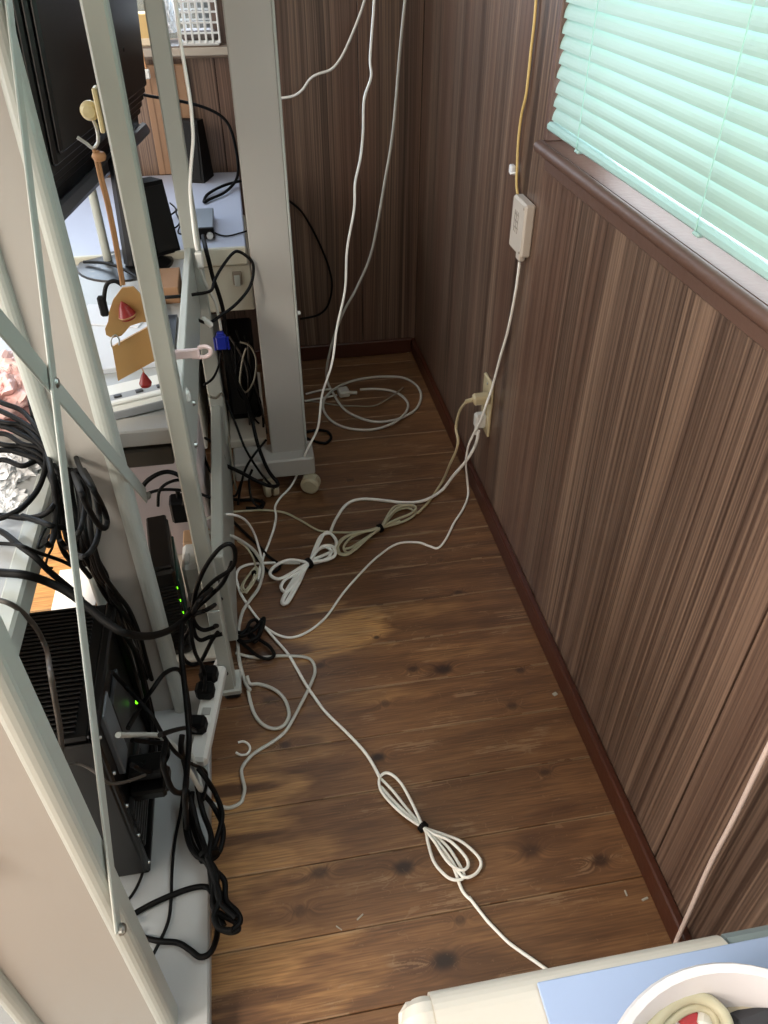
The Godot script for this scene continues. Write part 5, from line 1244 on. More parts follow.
	cord("black_cable", "thin black cable under the desktop above the computer", bk, [Vector3(-0.9476, 0.6200, 1.6520), Vector3(-0.9206, 0.6200, 1.6588), Vector3(-0.8900, 0.6472, 1.6996), Vector3(-0.8800, 0.6265, 1.6897), Vector3(-0.8700, 0.6112, 1.6823), Vector3(-0.8600, 0.5876, 1.6680), Vector3(-0.8500, 0.5752, 1.6664)], 0.0026, 8, "cable", G)
	cord("grey_cable", "brownish grey cable hanging in front of the computer top", gr, [Vector3(-0.9190, 0.6300, 1.7728), Vector3(-0.8955, 0.6300, 1.7855), Vector3(-0.8900, 0.6001, 1.7728), Vector3(-0.8850, 0.5614, 1.7651), Vector3(-0.8800, 0.5293, 1.7719), Vector3(-0.8293, 0.6271, 1.9000), Vector3(-0.8351, 0.5811, 1.9050), Vector3(-0.8437, 0.5257, 1.9050), Vector3(-0.8563, 0.4667, 1.9050), Vector3(-0.8738, 0.3959, 1.9000)], 0.0034, 8, "cable", G)
	cord("grey_cable", "thin grey cable curling round the front of the computer", gr, [Vector3(-0.8830, 0.3985, 1.9000), Vector3(-0.8708, 0.4365, 1.9000), Vector3(-0.8569, 0.4483, 1.9000), Vector3(-0.8404, 0.4461, 1.9000), Vector3(-0.8000, 0.5125, 1.9613), Vector3(-0.7900, 0.4906, 1.9636), Vector3(-0.7800, 0.4542, 1.9413), Vector3(-0.7700, 0.3965, 1.8965)], 0.0020, 8, "cable", G)
	cord("black_cable", "small black wire knot above the bright floor gap", bk, [Vector3(-0.8750, 0.6269, 1.6410), Vector3(-0.8750, 0.6348, 1.6758), Vector3(-0.8750, 0.6345, 1.6916), Vector3(-0.8750, 0.6200, 1.6688), Vector3(-0.8750, 0.6100, 1.6359), Vector3(-0.8750, 0.5933, 1.6380), Vector3(-0.8750, 0.6002, 1.6691), Vector3(-0.8750, 0.5988, 1.6878), Vector3(-0.8750, 0.5792, 1.6706)], 0.0018, 6, "cable", G)
	# cables at the back of the computer
	var pcs := [
		["black cable rising in a high arch from the computer back", [Vector3(-0.8000, 0.3902, 1.8122), Vector3(-0.8000, 0.3335, 1.7347), Vector3(-0.7700, 0.3932, 1.7527), Vector3(-0.7550, 0.3888, 1.7216), Vector3(-0.7450, 0.3509, 1.6819), Vector3(-0.7400, 0.3169, 1.6689), Vector3(-0.7400, 0.2650, 1.6770), Vector3(-0.7400, 0.2302, 1.7016)], 0.0036],
		["black cable running down steeply beside the computer vents", [Vector3(-0.8150, 0.4471, 1.7557), Vector3(-0.8150, 0.3742, 1.7222), Vector3(-0.7900, 0.3890, 1.7642), Vector3(-0.7700, 0.3813, 1.7904), Vector3(-0.7600, 0.3474, 1.8007), Vector3(-0.7500, 0.3042, 1.8021), Vector3(-0.7450, 0.2013, 1.7542), Vector3(-0.7400, 0.0838, 1.6922), Vector3(-0.7350, 0.0811, 1.7116), Vector3(-0.7350, 0.1253, 1.7771)], 0.0030],
		["black cable hugging the back edge of the computer", [Vector3(-0.8150, 0.3857, 1.6397), Vector3(-0.8150, 0.3237, 1.6170), Vector3(-0.8150, 0.2731, 1.6176), Vector3(-0.8150, 0.2271, 1.6238), Vector3(-0.8150, 0.1885, 1.6307), Vector3(-0.8150, 0.1560, 1.6452), Vector3(-0.8150, 0.1068, 1.6487), Vector3(-0.8150, 0.1303, 1.6992), Vector3(-0.8150, 0.2196, 1.7703)], 0.0040],
		["second black cable along the back edge of the computer", [Vector3(-0.8120, 0.4331, 1.6667), Vector3(-0.8120, 0.3633, 1.6371), Vector3(-0.8120, 0.3086, 1.6326), Vector3(-0.8120, 0.2631, 1.6421), Vector3(-0.8120, 0.2144, 1.6569), Vector3(-0.8120, 0.1876, 1.6846), Vector3(-0.8120, 0.1933, 1.7219), Vector3(-0.8120, 0.2549, 1.7813)], 0.0040],
		["black cable drooping below the grey connector", [Vector3(-0.8000, 0.3626, 1.8129), Vector3(-0.7850, 0.3295, 1.7959), Vector3(-0.7700, 0.2894, 1.7743), Vector3(-0.8000, 0.1076, 1.6665), Vector3(-0.8000, 0.1671, 1.7317), Vector3(-0.8000, 0.2637, 1.8014), Vector3(-0.8000, 0.3499, 1.8455)], 0.0036],
		["black cable looping low behind the power strip", [Vector3(-0.7550, 0.3481, 1.8141), Vector3(-0.7550, 0.3615, 1.8530), Vector3(-0.7550, 0.3361, 1.8606), Vector3(-0.7550, 0.2888, 1.8536), Vector3(-0.7550, 0.2251, 1.8212), Vector3(-0.7550, 0.1742, 1.7813), Vector3(-0.7500, 0.2075, 1.7704), Vector3(-0.7450, 0.2839, 1.7857), Vector3(-0.7400, 0.3073, 1.7759)], 0.0044],
		["black cable crossing from the loop to the power strip", [Vector3(-0.7500, 0.4135, 1.8492), Vector3(-0.7500, 0.3116, 1.7681), Vector3(-0.7500, 0.2002, 1.6842), Vector3(-0.7500, 0.0943, 1.6168), Vector3(-0.7500, 0.0076, 1.5691), Vector3(-0.7500, 0.0315, 1.6175), Vector3(-0.7500, 0.0656, 1.6683)], 0.0038],
	]
	for e in pcs:
		cord("black_cable", e[0], bk, e[1], e[2], 8, "cable", G)
	cord("network_cable", "light grey network cable plugged into the computer back", mats["cord_grey_white"], [Vector3(-0.8000, 0.4358, 1.8562), Vector3(-0.8000, 0.3760, 1.8139), Vector3(-0.7900, 0.3303, 1.7833), Vector3(-0.7750, 0.2976, 1.7647), Vector3(-0.7600, 0.2788, 1.7687), Vector3(-0.7500, 0.2462, 1.7720), Vector3(-0.7450, 0.1992, 1.7695), Vector3(-0.7400, 0.1480, 1.7641), Vector3(-0.7399, 0.0700, 1.7373)], 0.0040)
	# tall vertical runs beside the rack foot
	cord("black_cable", "black cable dropping straight beside the middle rack to the bundle", bk, [Vector3(-0.7350, 0.3691, 1.6056), Vector3(-0.7350, 0.3689, 1.6598), Vector3(-0.7350, 0.3342, 1.6921), Vector3(-0.7350, 0.2997, 1.7243), Vector3(-0.7350, 0.2743, 1.7627), Vector3(-0.7350, 0.2845, 1.8227), Vector3(-0.7350, 0.2938, 1.8777), Vector3(-0.7687, 0.0750, 1.7969)], 0.0044, 8, "cable", G)
	cord("black_cable", "second black cable dropping behind the power strip", bk, [Vector3(-0.7300, 0.3254, 1.5536), Vector3(-0.7300, 0.3003, 1.5774), Vector3(-0.7300, 0.2557, 1.5727), Vector3(-0.7300, 0.1741, 1.5339), Vector3(-0.7300, 0.1480, 1.5414), Vector3(-0.7300, 0.1589, 1.5784)], 0.0036, 8, "cable", G)
	# figure-eight black cable hung at the rack
	bundle("cable_bundle", "black cable tied in tall loops in front of the middle rack", bk, bk, Vector3(-0.7321, 0.2956, 1.5050), [
		[Vector3(-0.7321, 0.2956, 1.5050), Vector3(-0.7159, 0.3552, 1.5120), Vector3(-0.6934, 0.4042, 1.5120), Vector3(-0.6664, 0.4414, 1.5120), Vector3(-0.6483, 0.4522, 1.5120), Vector3(-0.6396, 0.4418, 1.5120), Vector3(-0.6412, 0.4146, 1.5120), Vector3(-0.6524, 0.3929, 1.5120), Vector3(-0.6806, 0.3736, 1.5120), Vector3(-0.7049, 0.3484, 1.5120), Vector3(-0.7211, 0.3212, 1.5120), Vector3(-0.7329, 0.2905, 1.5050)],
		[Vector3(-0.7329, 0.2905, 1.5050), Vector3(-0.6950, 0.4413, 1.6267), Vector3(-0.6950, 0.3067, 1.4605), Vector3(-0.6950, 0.0930, 1.1870), Vector3(-0.6950, -0.0960, 0.9597), Vector3(-0.6950, -0.1143, 0.9796), Vector3(-0.6950, 0.0178, 1.1692), Vector3(-0.6950, 0.2225, 1.4133), Vector3(-0.6950, 0.3780, 1.5869), Vector3(-0.7295, 0.2899, 1.5050)],
		[Vector3(-0.7304, 0.2952, 1.5050), Vector3(-0.7178, 0.3085, 1.5050), Vector3(-0.6953, 0.3299, 1.5050), Vector3(-0.6708, 0.3556, 1.5050), Vector3(-0.6547, 0.3868, 1.5050), Vector3(-0.6474, 0.4046, 1.5050)],
		[Vector3(-0.7321, 0.2956, 1.5050), Vector3(-0.7420, 0.2551, 1.5050), Vector3(-0.7575, 0.2254, 1.5050), Vector3(-0.7677, 0.1853, 1.5050), Vector3(-0.7572, 0.1571, 1.5050), Vector3(-0.7381, 0.1590, 1.5050), Vector3(-0.7205, 0.1901, 1.5050), Vector3(-0.7076, 0.2157, 1.5050), Vector3(-0.6939, 0.2352, 1.5050)],
		[Vector3(-0.7321, 0.2956, 1.5050), Vector3(-0.7365, 0.2433, 1.5050), Vector3(-0.7291, 0.2199, 1.5050), Vector3(-0.7101, 0.2245, 1.5050), Vector3(-0.6874, 0.2284, 1.5050)],
		[Vector3(-0.7339, 0.2959, 1.5050), Vector3(-0.7303, 0.2610, 1.5050), Vector3(-0.7181, 0.2452, 1.5050), Vector3(-0.6975, 0.2495, 1.5050)]], 0.0040, Vector3(-0.7264, 0.3100, 1.5050) - Vector3(-0.7379, 0.2810, 1.5050), 0.010)
	bundle("cable_bundle", "black cable bundle lying on the floor behind the rack foot", bk, bk, Vector3(-0.6508, 0.0200, 1.3143), [
		[Vector3(-0.7088, 0.0500, 1.3199), Vector3(-0.6820, 0.0160, 1.3051), Vector3(-0.6511, 0.0160, 1.3106), Vector3(-0.6322, 0.0160, 1.2893), Vector3(-0.6178, 0.0160, 1.2730), Vector3(-0.6242, 0.0160, 1.3092), Vector3(-0.6413, 0.0160, 1.3423), Vector3(-0.6513, 0.0160, 1.3166)],
		[Vector3(-0.6786, 0.0120, 1.3262), Vector3(-0.6575, 0.0120, 1.3535), Vector3(-0.6369, 0.0120, 1.3803), Vector3(-0.6158, 0.0120, 1.3925), Vector3(-0.6023, 0.0120, 1.3835), Vector3(-0.6096, 0.0120, 1.3590), Vector3(-0.6303, 0.0120, 1.3347), Vector3(-0.6516, 0.0120, 1.3129)],
		[Vector3(-0.6821, 0.0200, 1.3269), Vector3(-0.6628, 0.0200, 1.3421), Vector3(-0.6383, 0.0200, 1.3345), Vector3(-0.6281, 0.0200, 1.3061), Vector3(-0.6359, 0.0200, 1.2799), Vector3(-0.6496, 0.0200, 1.2838), Vector3(-0.6594, 0.0200, 1.3067), Vector3(-0.6730, 0.0200, 1.3165)],
		[Vector3(-0.6919, 0.0500, 1.3465), Vector3(-0.6683, 0.0250, 1.3278), Vector3(-0.6414, 0.0250, 1.3145), Vector3(-0.6225, 0.0250, 1.2932), Vector3(-0.6334, 0.0250, 1.3340), Vector3(-0.6513, 0.0250, 1.3427)]], 0.0040, Vector3(1, 0, 0.3), 0.013)
	# long bundle hanging over the edge of the base board
	bundle("cable_bundle", "long bundle of black cables lying over the base board edge", bk, bk, Vector3(-0.7306, 0.0850, 1.8526), [
		[Vector3(-0.7627, 0.1200, 1.7503), Vector3(-0.7701, 0.0900, 1.7778), Vector3(-0.7641, 0.0900, 1.8236), Vector3(-0.7507, 0.0900, 1.8516), Vector3(-0.7346, 0.0900, 1.8662), Vector3(-0.7220, 0.0900, 1.8977), Vector3(-0.7236, 0.0900, 1.9365), Vector3(-0.7101, 0.0900, 1.9539), Vector3(-0.6908, 0.0900, 1.9677), Vector3(-0.6866, 0.0900, 1.9801), Vector3(-0.7015, 0.0900, 1.9804), Vector3(-0.7177, 0.0900, 1.9674), Vector3(-0.7221, 0.0900, 1.9368)],
		[Vector3(-0.7543, 0.1200, 1.7556), Vector3(-0.7591, 0.0850, 1.7860), Vector3(-0.7452, 0.0850, 1.8329), Vector3(-0.7306, 0.0850, 1.8526), Vector3(-0.7176, 0.0850, 1.8255), Vector3(-0.7090, 0.0850, 1.7857), Vector3(-0.7189, 0.0850, 1.7462), Vector3(-0.7294, 0.1200, 1.7370), Vector3(-0.7417, 0.1400, 1.7243)],
		[Vector3(-0.7445, 0.1300, 1.7502), Vector3(-0.7386, 0.1000, 1.7836), Vector3(-0.7253, 0.1000, 1.8271), Vector3(-0.7285, 0.1000, 1.8623), Vector3(-0.7206, 0.1000, 1.8964), Vector3(-0.7116, 0.1000, 1.9325), Vector3(-0.7208, 0.1000, 1.9564), Vector3(-0.7134, 0.1000, 1.9767), Vector3(-0.6943, 0.1000, 1.9830)],
		[Vector3(-0.7575, 0.1200, 1.7606), Vector3(-0.7490, 0.0950, 1.8025), Vector3(-0.7356, 0.0950, 1.8450), Vector3(-0.7260, 0.0950, 1.8768), Vector3(-0.7058, 0.0950, 1.9030), Vector3(-0.7031, 0.0950, 1.9347), Vector3(-0.6869, 0.0950, 1.9557), Vector3(-0.6828, 0.0950, 1.9713), Vector3(-0.6949, 0.0950, 1.9808)],
		[Vector3(-0.7410, 0.1200, 1.7541), Vector3(-0.7247, 0.0800, 1.7632), Vector3(-0.7082, 0.0800, 1.8067), Vector3(-0.7135, 0.0800, 1.8444), Vector3(-0.7297, 0.0800, 1.8586), Vector3(-0.7265, 0.0800, 1.9002), Vector3(-0.7204, 0.0800, 1.9372), Vector3(-0.7085, 0.0800, 1.9662)],
		[Vector3(-0.7669, 0.1000, 1.7750), Vector3(-0.7634, 0.0750, 1.8121), Vector3(-0.7466, 0.0750, 1.8463), Vector3(-0.7304, 0.0750, 1.8559)],
		[Vector3(-0.7316, 0.1000, 1.8651), Vector3(-0.7175, 0.1000, 1.8905), Vector3(-0.7161, 0.1000, 1.9224), Vector3(-0.7087, 0.1000, 1.9436), Vector3(-0.6880, 0.1000, 1.9666)]], 0.0046, Vector3(-0.7274, 0.0850, 1.8649) - Vector3(-0.7339, 0.0850, 1.8400), 0.018)
	cord("black_cable", "black cable from the near panel over the base board to the bundle", bk, [Vector3(-0.8571, 0.1000, 1.9428), Vector3(-0.8473, 0.0700, 1.9196), Vector3(-0.8206, 0.0700, 1.9089), Vector3(-0.7903, 0.0700, 1.9002), Vector3(-0.7593, 0.0700, 1.8945), Vector3(-0.7373, 0.0700, 1.8967), Vector3(-0.7265, 0.0800, 1.9113)], 0.0046, 8, "cable", G)
	cord("black_cable", "black cable lowest on the base board beside the near panel", bk, [Vector3(-0.8529, 0.1000, 1.9580), Vector3(-0.8388, 0.0700, 1.9538), Vector3(-0.8084, 0.0700, 1.9664), Vector3(-0.7785, 0.0700, 1.9745), Vector3(-0.7604, 0.0700, 1.9877), Vector3(-0.7455, 0.0700, 2.0002), Vector3(-0.7308, 0.0700, 1.9971), Vector3(-0.7233, 0.0600, 1.9758), Vector3(-0.7214, 0.0500, 1.9543)], 0.0046, 8, "cable", G)
	cord("black_cable", "thin black wire falling straight over the base board", bk, [Vector3(-0.7730, 0.1000, 1.7362), Vector3(-0.7825, 0.0680, 1.7630), Vector3(-0.7893, 0.0680, 1.8073), Vector3(-0.7922, 0.0680, 1.8583), Vector3(-0.7919, 0.0680, 1.9068), Vector3(-0.7951, 0.0680, 1.9400), Vector3(-0.8085, 0.0680, 1.9713), Vector3(-0.8281, 0.0680, 2.0084)], 0.0026, 8, "cable", G)
	cord("black_cable", "thin black wire from the computer corner to the near panel", bk, [Vector3(-0.8348, 0.0680, 1.8374), Vector3(-0.8423, 0.0680, 1.8660), Vector3(-0.8531, 0.0680, 1.8882), Vector3(-0.8700, 0.0680, 1.9055)], 0.0024, 8, "cable", G)
	cord("black_cable", "stray black cable at the lower left photo corner", bk, [Vector3(-1.0093, 0.0200, 2.0339), Vector3(-0.9973, 0.0200, 2.0232), Vector3(-0.9842, 0.0200, 2.0176), Vector3(-0.9617, 0.0200, 2.0268)], 0.004, 8, "cable", G)
	# cables of the middle and far desks
	var F := "black cables at the far desk"
	cord("black_cable", "black cable crossing the middle desktop to the loop by the drawer", bk, [Vector3(-0.9305, 0.6600, 0.7235), Vector3(-0.8781, 0.6700, 0.7656), Vector3(-0.8309, 0.6700, 0.8152), Vector3(-0.7740, 0.6650, 0.8965)], 0.0036, 8, "cable", F)
	cord("black_cable", "black cable looping up in front of the far desk drawer", bk, [Vector3(-0.7698, 0.6650, 0.9654), Vector3(-0.7258, 0.6800, 1.0037), Vector3(-0.6910, 0.6593, 0.9500), Vector3(-0.6552, 0.6242, 0.8500), Vector3(-0.6464, 0.6242, 0.8000), Vector3(-0.6304, 0.6432, 0.7800), Vector3(-0.5997, 0.6707, 0.7600), Vector3(-0.5815, 0.6706, 0.7500), Vector3(-0.5569, 0.6458, 0.7500), Vector3(-0.5581, 0.6166, 0.7600), Vector3(-0.5731, 0.5920, 0.7800), Vector3(-0.6064, 0.5664, 0.8000), Vector3(-0.6429, 0.5511, 0.8200), Vector3(-0.6708, 0.5452, 0.8400), Vector3(-0.6948, 0.5749, 0.8800), Vector3(-0.7287, 0.6159, 0.9500), Vector3(-0.7533, 0.6358, 1.0000)], 0.0036, 8, "cable", F)
	var tg: Vector3 = Vector3(-0.6720, 0.5523, 0.8500)
	tag(obj("cable_tag", turned(Vector3(0.03, 0.012, 0.012), tg, Basis(Vector3(0, 0, 1), -0.8), 0.003), mats["white_plastic"]), "small white tag clipped on the looping black cable", "tag")
	cord("video_cable", "black video cable hanging from the switch box past the blue plug", bk, [Vector3(-0.6644, 0.6780, 0.6500), Vector3(-0.6571, 0.6763, 0.7400), Vector3(-0.6543, 0.6483, 0.7400), Vector3(-0.6505, 0.6102, 0.7400), Vector3(-0.6436, 0.5757, 0.7400), Vector3(-0.6378, 0.5303, 0.7400), Vector3(-0.6373, 0.4785, 0.7400), Vector3(-0.6392, 0.4252, 0.7400), Vector3(-0.6362, 0.3694, 0.7400), Vector3(-0.6263, 0.3254, 0.7400), Vector3(-0.6111, 0.2796, 0.7400), Vector3(-0.6022, 0.2175, 0.7400), Vector3(-0.5937, 0.1631, 0.7800), Vector3(-0.5748, 0.0929, 0.8000), Vector3(-0.5522, 0.0574, 0.8200), Vector3(-0.5740, 0.0755, 0.8500), Vector3(-0.6112, 0.1002, 0.8500), Vector3(-0.6470, 0.1307, 0.8500), Vector3(-0.6886, 0.1683, 0.8600)], 0.0052, 8, "cable", F)
	cord("white_cable", "white cord hanging in front of the far upright to a connector", mats["cord_white"], [Vector3(-0.6293, 1.2430, 0.8000), Vector3(-0.6421, 1.1554, 0.8000), Vector3(-0.6436, 1.1246, 0.8000), Vector3(-0.6447, 1.0849, 0.8000), Vector3(-0.6433, 1.0352, 0.8000), Vector3(-0.6424, 0.9922, 0.8000), Vector3(-0.6441, 0.9567, 0.8000), Vector3(-0.6477, 0.9202, 0.8000), Vector3(-0.6589, 0.8733, 0.8000), Vector3(-0.6685, 0.8246, 0.8000), Vector3(-0.6722, 0.7736, 0.8000), Vector3(-0.6740, 0.7206, 0.8000), Vector3(-0.6730, 0.6986, 0.8000)], 0.0036)
	var wc: Vector3 = Vector3(-0.6714, 0.6807, 0.8000)
	var wct := thing("cord_connector", "white cylindrical connector at the end of the hanging white cord", "connector", wc)
	obj("body", box(Vector3(-0.008, -0.022, -0.008), Vector3(0.008, 0.014, 0.008), 0.003), mats["white_plastic"], wct)
	obj("tail", tube(local([Vector3(-0.6740, 0.6629, 0.8000), Vector3(-0.6693, 0.6351, 0.8000), Vector3(-0.6601, 0.6064, 0.8000), Vector3(-0.6506, 0.5770, 0.8000), Vector3(-0.6468, 0.5375, 0.8000), Vector3(-0.6461, 0.5073, 0.8000)], wc), 0.0032), mats["cord_grey_white"], wct)
	var bl: Vector3 = Vector3(-0.6501, 0.4769, 0.8000)
	var bp := thing("video_plug", "bright blue video plug hanging among the black cables", "plug", bl)
	var blue := mat("blue_plug", Color(0.05, 0.15, 0.60), 0.4)
	obj("body", box(Vector3(-0.012, -0.018, -0.008), Vector3(0.013, 0.018, 0.008), 0.003), blue, bp)
	obj("collar", box(Vector3(-0.008, 0.016, -0.006), Vector3(0.009, 0.026, 0.006), 0.002), blue, bp)
	obj("screw", rod(Vector3(-0.015, -0.02, 0), Vector3(-0.015, 0.012, 0), 0.0028, 8), blue, bp)
	obj("screw", rod(Vector3(0.016, -0.02, 0), Vector3(0.016, 0.012, 0), 0.0028, 8), blue, bp)
	cord("black_cable", "thin black cable falling below the blue plug behind the hook", bk, [Vector3(-0.6535, 0.4510, 0.8000), Vector3(-0.6628, 0.4172, 0.8000), Vector3(-0.6774, 0.4156, 0.8600), Vector3(-0.6955, 0.4319, 0.9200)], 0.0030, 8, "cable", F)
	var tang := [
		["black cable hanging in a long loop under the far drawer", [Vector3(-0.6171, 0.4208, 0.6200), Vector3(-0.6083, 0.3627, 0.6200), Vector3(-0.6316, 0.2993, 0.6200), Vector3(-0.6292, 0.2278, 0.6200), Vector3(-0.6037, 0.2093, 0.6200), Vector3(-0.5916, 0.2711, 0.6200), Vector3(-0.6011, 0.3326, 0.6200), Vector3(-0.6142, 0.3573, 0.6200)]],
		["black cable knotted behind the far side panel", [Vector3(-0.6438, 0.3704, 0.6000), Vector3(-0.6217, 0.2877, 0.6000), Vector3(-0.6080, 0.2143, 0.6000), Vector3(-0.6095, 0.1491, 0.6000), Vector3(-0.5833, 0.0998, 0.6600), Vector3(-0.5741, 0.1620, 0.6000), Vector3(-0.5974, 0.2607, 0.6000), Vector3(-0.6035, 0.3523, 0.6000)]],
		["black cable bent along the low shelf of the far desk", [Vector3(-0.6222, 0.0528, 0.6600), Vector3(-0.6563, 0.0039, 0.6600), Vector3(-0.6833, 0.0390, 0.8000), Vector3(-0.6674, 0.0424, 0.8300), Vector3(-0.6358, 0.0580, 0.7400), Vector3(-0.5866, 0.0659, 0.6600), Vector3(-0.5714, 0.1053, 0.6600)]],
		["black cable hanging low by the caster of the far desk", [Vector3(-0.6166, 0.1122, 0.8200), Vector3(-0.6280, 0.0805, 0.8200), Vector3(-0.6256, 0.0427, 0.8600), Vector3(-0.6017, 0.0200, 0.8703), Vector3(-0.5999, 0.0200, 0.8350)]],
		["black cable drooping from the rack rail near the far desk", [Vector3(-0.7278, 0.2430, 0.9000), Vector3(-0.7182, 0.2404, 0.9500), Vector3(-0.7131, 0.1745, 0.9000), Vector3(-0.6976, 0.1788, 0.9000), Vector3(-0.6791, 0.2072, 0.9000), Vector3(-0.6841, 0.2438, 0.9000), Vector3(-0.6990, 0.2763, 0.9200), Vector3(-0.7157, 0.2767, 0.9000)]],
		["black cable leaning across the far foot beam", [Vector3(-0.6631, 0.2733, 0.7200), Vector3(-0.6446, 0.2190, 0.7600), Vector3(-0.6256, 0.1708, 0.8100), Vector3(-0.5922, 0.0855, 0.8100), Vector3(-0.5594, 0.0303, 0.8100)]],
		["black cable curving over the far foot beam to the floor", [Vector3(-0.5712, 0.1700, 0.7700), Vector3(-0.6065, 0.1561, 0.8150), Vector3(-0.6351, 0.1109, 0.8150), Vector3(-0.6558, 0.0466, 0.8150), Vector3(-0.6659, 0.0100, 0.8329)]],
		["second black cable loop on the lower rack rail", [Vector3(-0.7307, 0.2559, 0.9100), Vector3(-0.7217, 0.2010, 0.9100), Vector3(-0.7041, 0.1681, 0.9100), Vector3(-0.6830, 0.1779, 0.9100), Vector3(-0.6812, 0.2293, 0.9100), Vector3(-0.6964, 0.2607, 0.9100)]],
	]
	for e in tang:
		cord("black_cable", e[0], bk, e[1], 0.0034, 8, "cable", F)
	for k in 5:
		var a: Vector3 = Vector3(-0.6153, 0.3922, 0.6200)
		var b: Vector3 = Vector3(-0.5928, 0.0897, 0.6000)
		var j := Vector3(rng.randf_range(-0.03, 0.03), rng.randf_range(-0.02, 0.02), rng.randf_range(-0.02, 0.02))
		var lab: String = ["first", "second", "third", "fourth", "fifth"][k]
		cord("black_cable", "%s strand from the left in the tangle under the far drawer" % lab, bk if k % 2 == 0 else gr, [a + j, a.lerp(b, 0.3) + j * 0.5 + Vector3(0.02 * sin(k), 0, 0), a.lerp(b, 0.65) + Vector3(0.025 * cos(k * 2.0), 0, 0.01), b + j], 0.0028, 8, "cable", F)
	cord("grey_white_cable", "pale grey loop of cord inside the tangle under the far drawer", mats["cord_dull"], [Vector3(-0.6103, 0.3958, 0.6400), Vector3(-0.5858, 0.3822, 0.6400), Vector3(-0.5744, 0.3405, 0.6400), Vector3(-0.5859, 0.2814, 0.6400), Vector3(-0.6113, 0.2468, 0.6400), Vector3(-0.6245, 0.2729, 0.6400), Vector3(-0.6117, 0.3379, 0.6400), Vector3(-0.5968, 0.3774, 0.6400)], 0.0026)
	cord("black_cable", "black cable on the floor behind the caster", bk, [Vector3(-0.4511, 0.0060, 0.4931), Vector3(-0.4100, 0.0060, 0.4886), Vector3(-0.3806, 0.0060, 0.5054), Vector3(-0.3755, 0.0060, 0.5407), Vector3(-0.3968, 0.0060, 0.5650), Vector3(-0.4287, 0.0060, 0.5483), Vector3(-0.4513, 0.0060, 0.5275)], 0.0044, 8, "cable", F)
	cord("black_cable", "thin black cable on the end wall right of the side panel", bk, [Vector3(-0.4244, 0.5634, 0.0200), Vector3(-0.3889, 0.5310, 0.0200), Vector3(-0.3601, 0.4825, 0.0200), Vector3(-0.3312, 0.4164, 0.0200), Vector3(-0.3080, 0.3483, 0.0200), Vector3(-0.2975, 0.2785, 0.0200), Vector3(-0.3143, 0.2083, 0.0200), Vector3(-0.3507, 0.1745, 0.0200), Vector3(-0.4138, 0.1646, 0.0200)], 0.0036, 8, "cable", F)
	cord("black_cable", "black cable reaching from the monitor over the far desk", bk, [Vector3(-0.8250, 0.9226, 0.3000), Vector3(-0.7918, 0.9194, 0.3000), Vector3(-0.7518, 0.9115, 0.3000), Vector3(-0.7041, 0.9033, 0.3000), Vector3(-0.6444, 0.8878, 0.3000), Vector3(-0.6018, 0.8680, 0.3000), Vector3(-0.5795, 0.8438, 0.3000), Vector3(-0.5687, 0.8051, 0.3000), Vector3(-0.5658, 0.7306, 0.2500), Vector3(-0.5762, 0.6785, 0.2000), Vector3(-0.6095, 0.6650, 0.2617), Vector3(-0.6507, 0.6630, 0.3119), Vector3(-0.6666, 0.6630, 0.3359), Vector3(-0.6562, 0.6630, 0.2653), Vector3(-0.6082, 0.6700, 0.2127), Vector3(-0.5510, 0.6700, 0.1728)], 0.0040, 8, "cable", F)
	cord("black_cable", "thin black wire on the far desk behind the switch box", bk, [Vector3(-0.6434, 0.6600, 0.5714), Vector3(-0.6147, 0.6600, 0.6054), Vector3(-0.5782, 0.6600, 0.5900), Vector3(-0.5403, 0.6600, 0.5595)], 0.0020, 6, "cable", F)
	cord("black_cable", "small wire tangle on the far desk beside the near speaker", bk, [Vector3(-0.7548, 0.6680, 0.3463), Vector3(-0.7370, 0.6680, 0.4088), Vector3(-0.7547, 0.6680, 0.4705), Vector3(-0.7392, 0.6680, 0.5496), Vector3(-0.7237, 0.6680, 0.5070), Vector3(-0.7364, 0.6680, 0.4254), Vector3(-0.7226, 0.6680, 0.3777), Vector3(-0.7151, 0.6680, 0.4614), Vector3(-0.7262, 0.6680, 0.5812), Vector3(-0.7066, 0.6680, 0.5989)], 0.0022, 6, "cable", F)
	cord("black_cable", "short black cable with a connector behind the ornament strap", bk, [Vector3(-0.8141, 0.7635, 1.2000), Vector3(-0.8086, 0.7809, 1.2000), Vector3(-0.8010, 0.7927, 1.2000), Vector3(-0.7890, 0.7953, 1.2000), Vector3(-0.7791, 0.7876, 1.2000)], 0.0036, 8, "cable", F)
	var cx: Vector3 = Vector3(-0.8181, 0.7529, 1.2000)
	tag(obj("usb_connector", turned(Vector3(0.014, 0.036, 0.012), cx, Basis.IDENTITY, 0.003), bk), "black connector hanging at the short cable behind the ornament", "connector")
	# cables between router and rack
	cord("black_cable", "black cable arching over the router below the desktop edge", bk, [Vector3(-0.8233, 0.3885, 1.2500), Vector3(-0.8076, 0.4110, 1.2500), Vector3(-0.7818, 0.4271, 1.2500), Vector3(-0.7586, 0.4290, 1.2500), Vector3(-0.7385, 0.4120, 1.2500), Vector3(-0.7355, 0.3820, 1.2500), Vector3(-0.7453, 0.3453, 1.2500)], 0.0046, 8, "cable", G)
	cord("black_cable", "thin black cable rising from the router cap", bk, [Vector3(-0.7958, 0.3496, 1.2500), Vector3(-0.7876, 0.3838, 1.2500), Vector3(-0.7710, 0.4015, 1.2500), Vector3(-0.7468, 0.4082, 1.2500), Vector3(-0.7248, 0.4005, 1.2500)], 0.0032, 8, "cable", G)
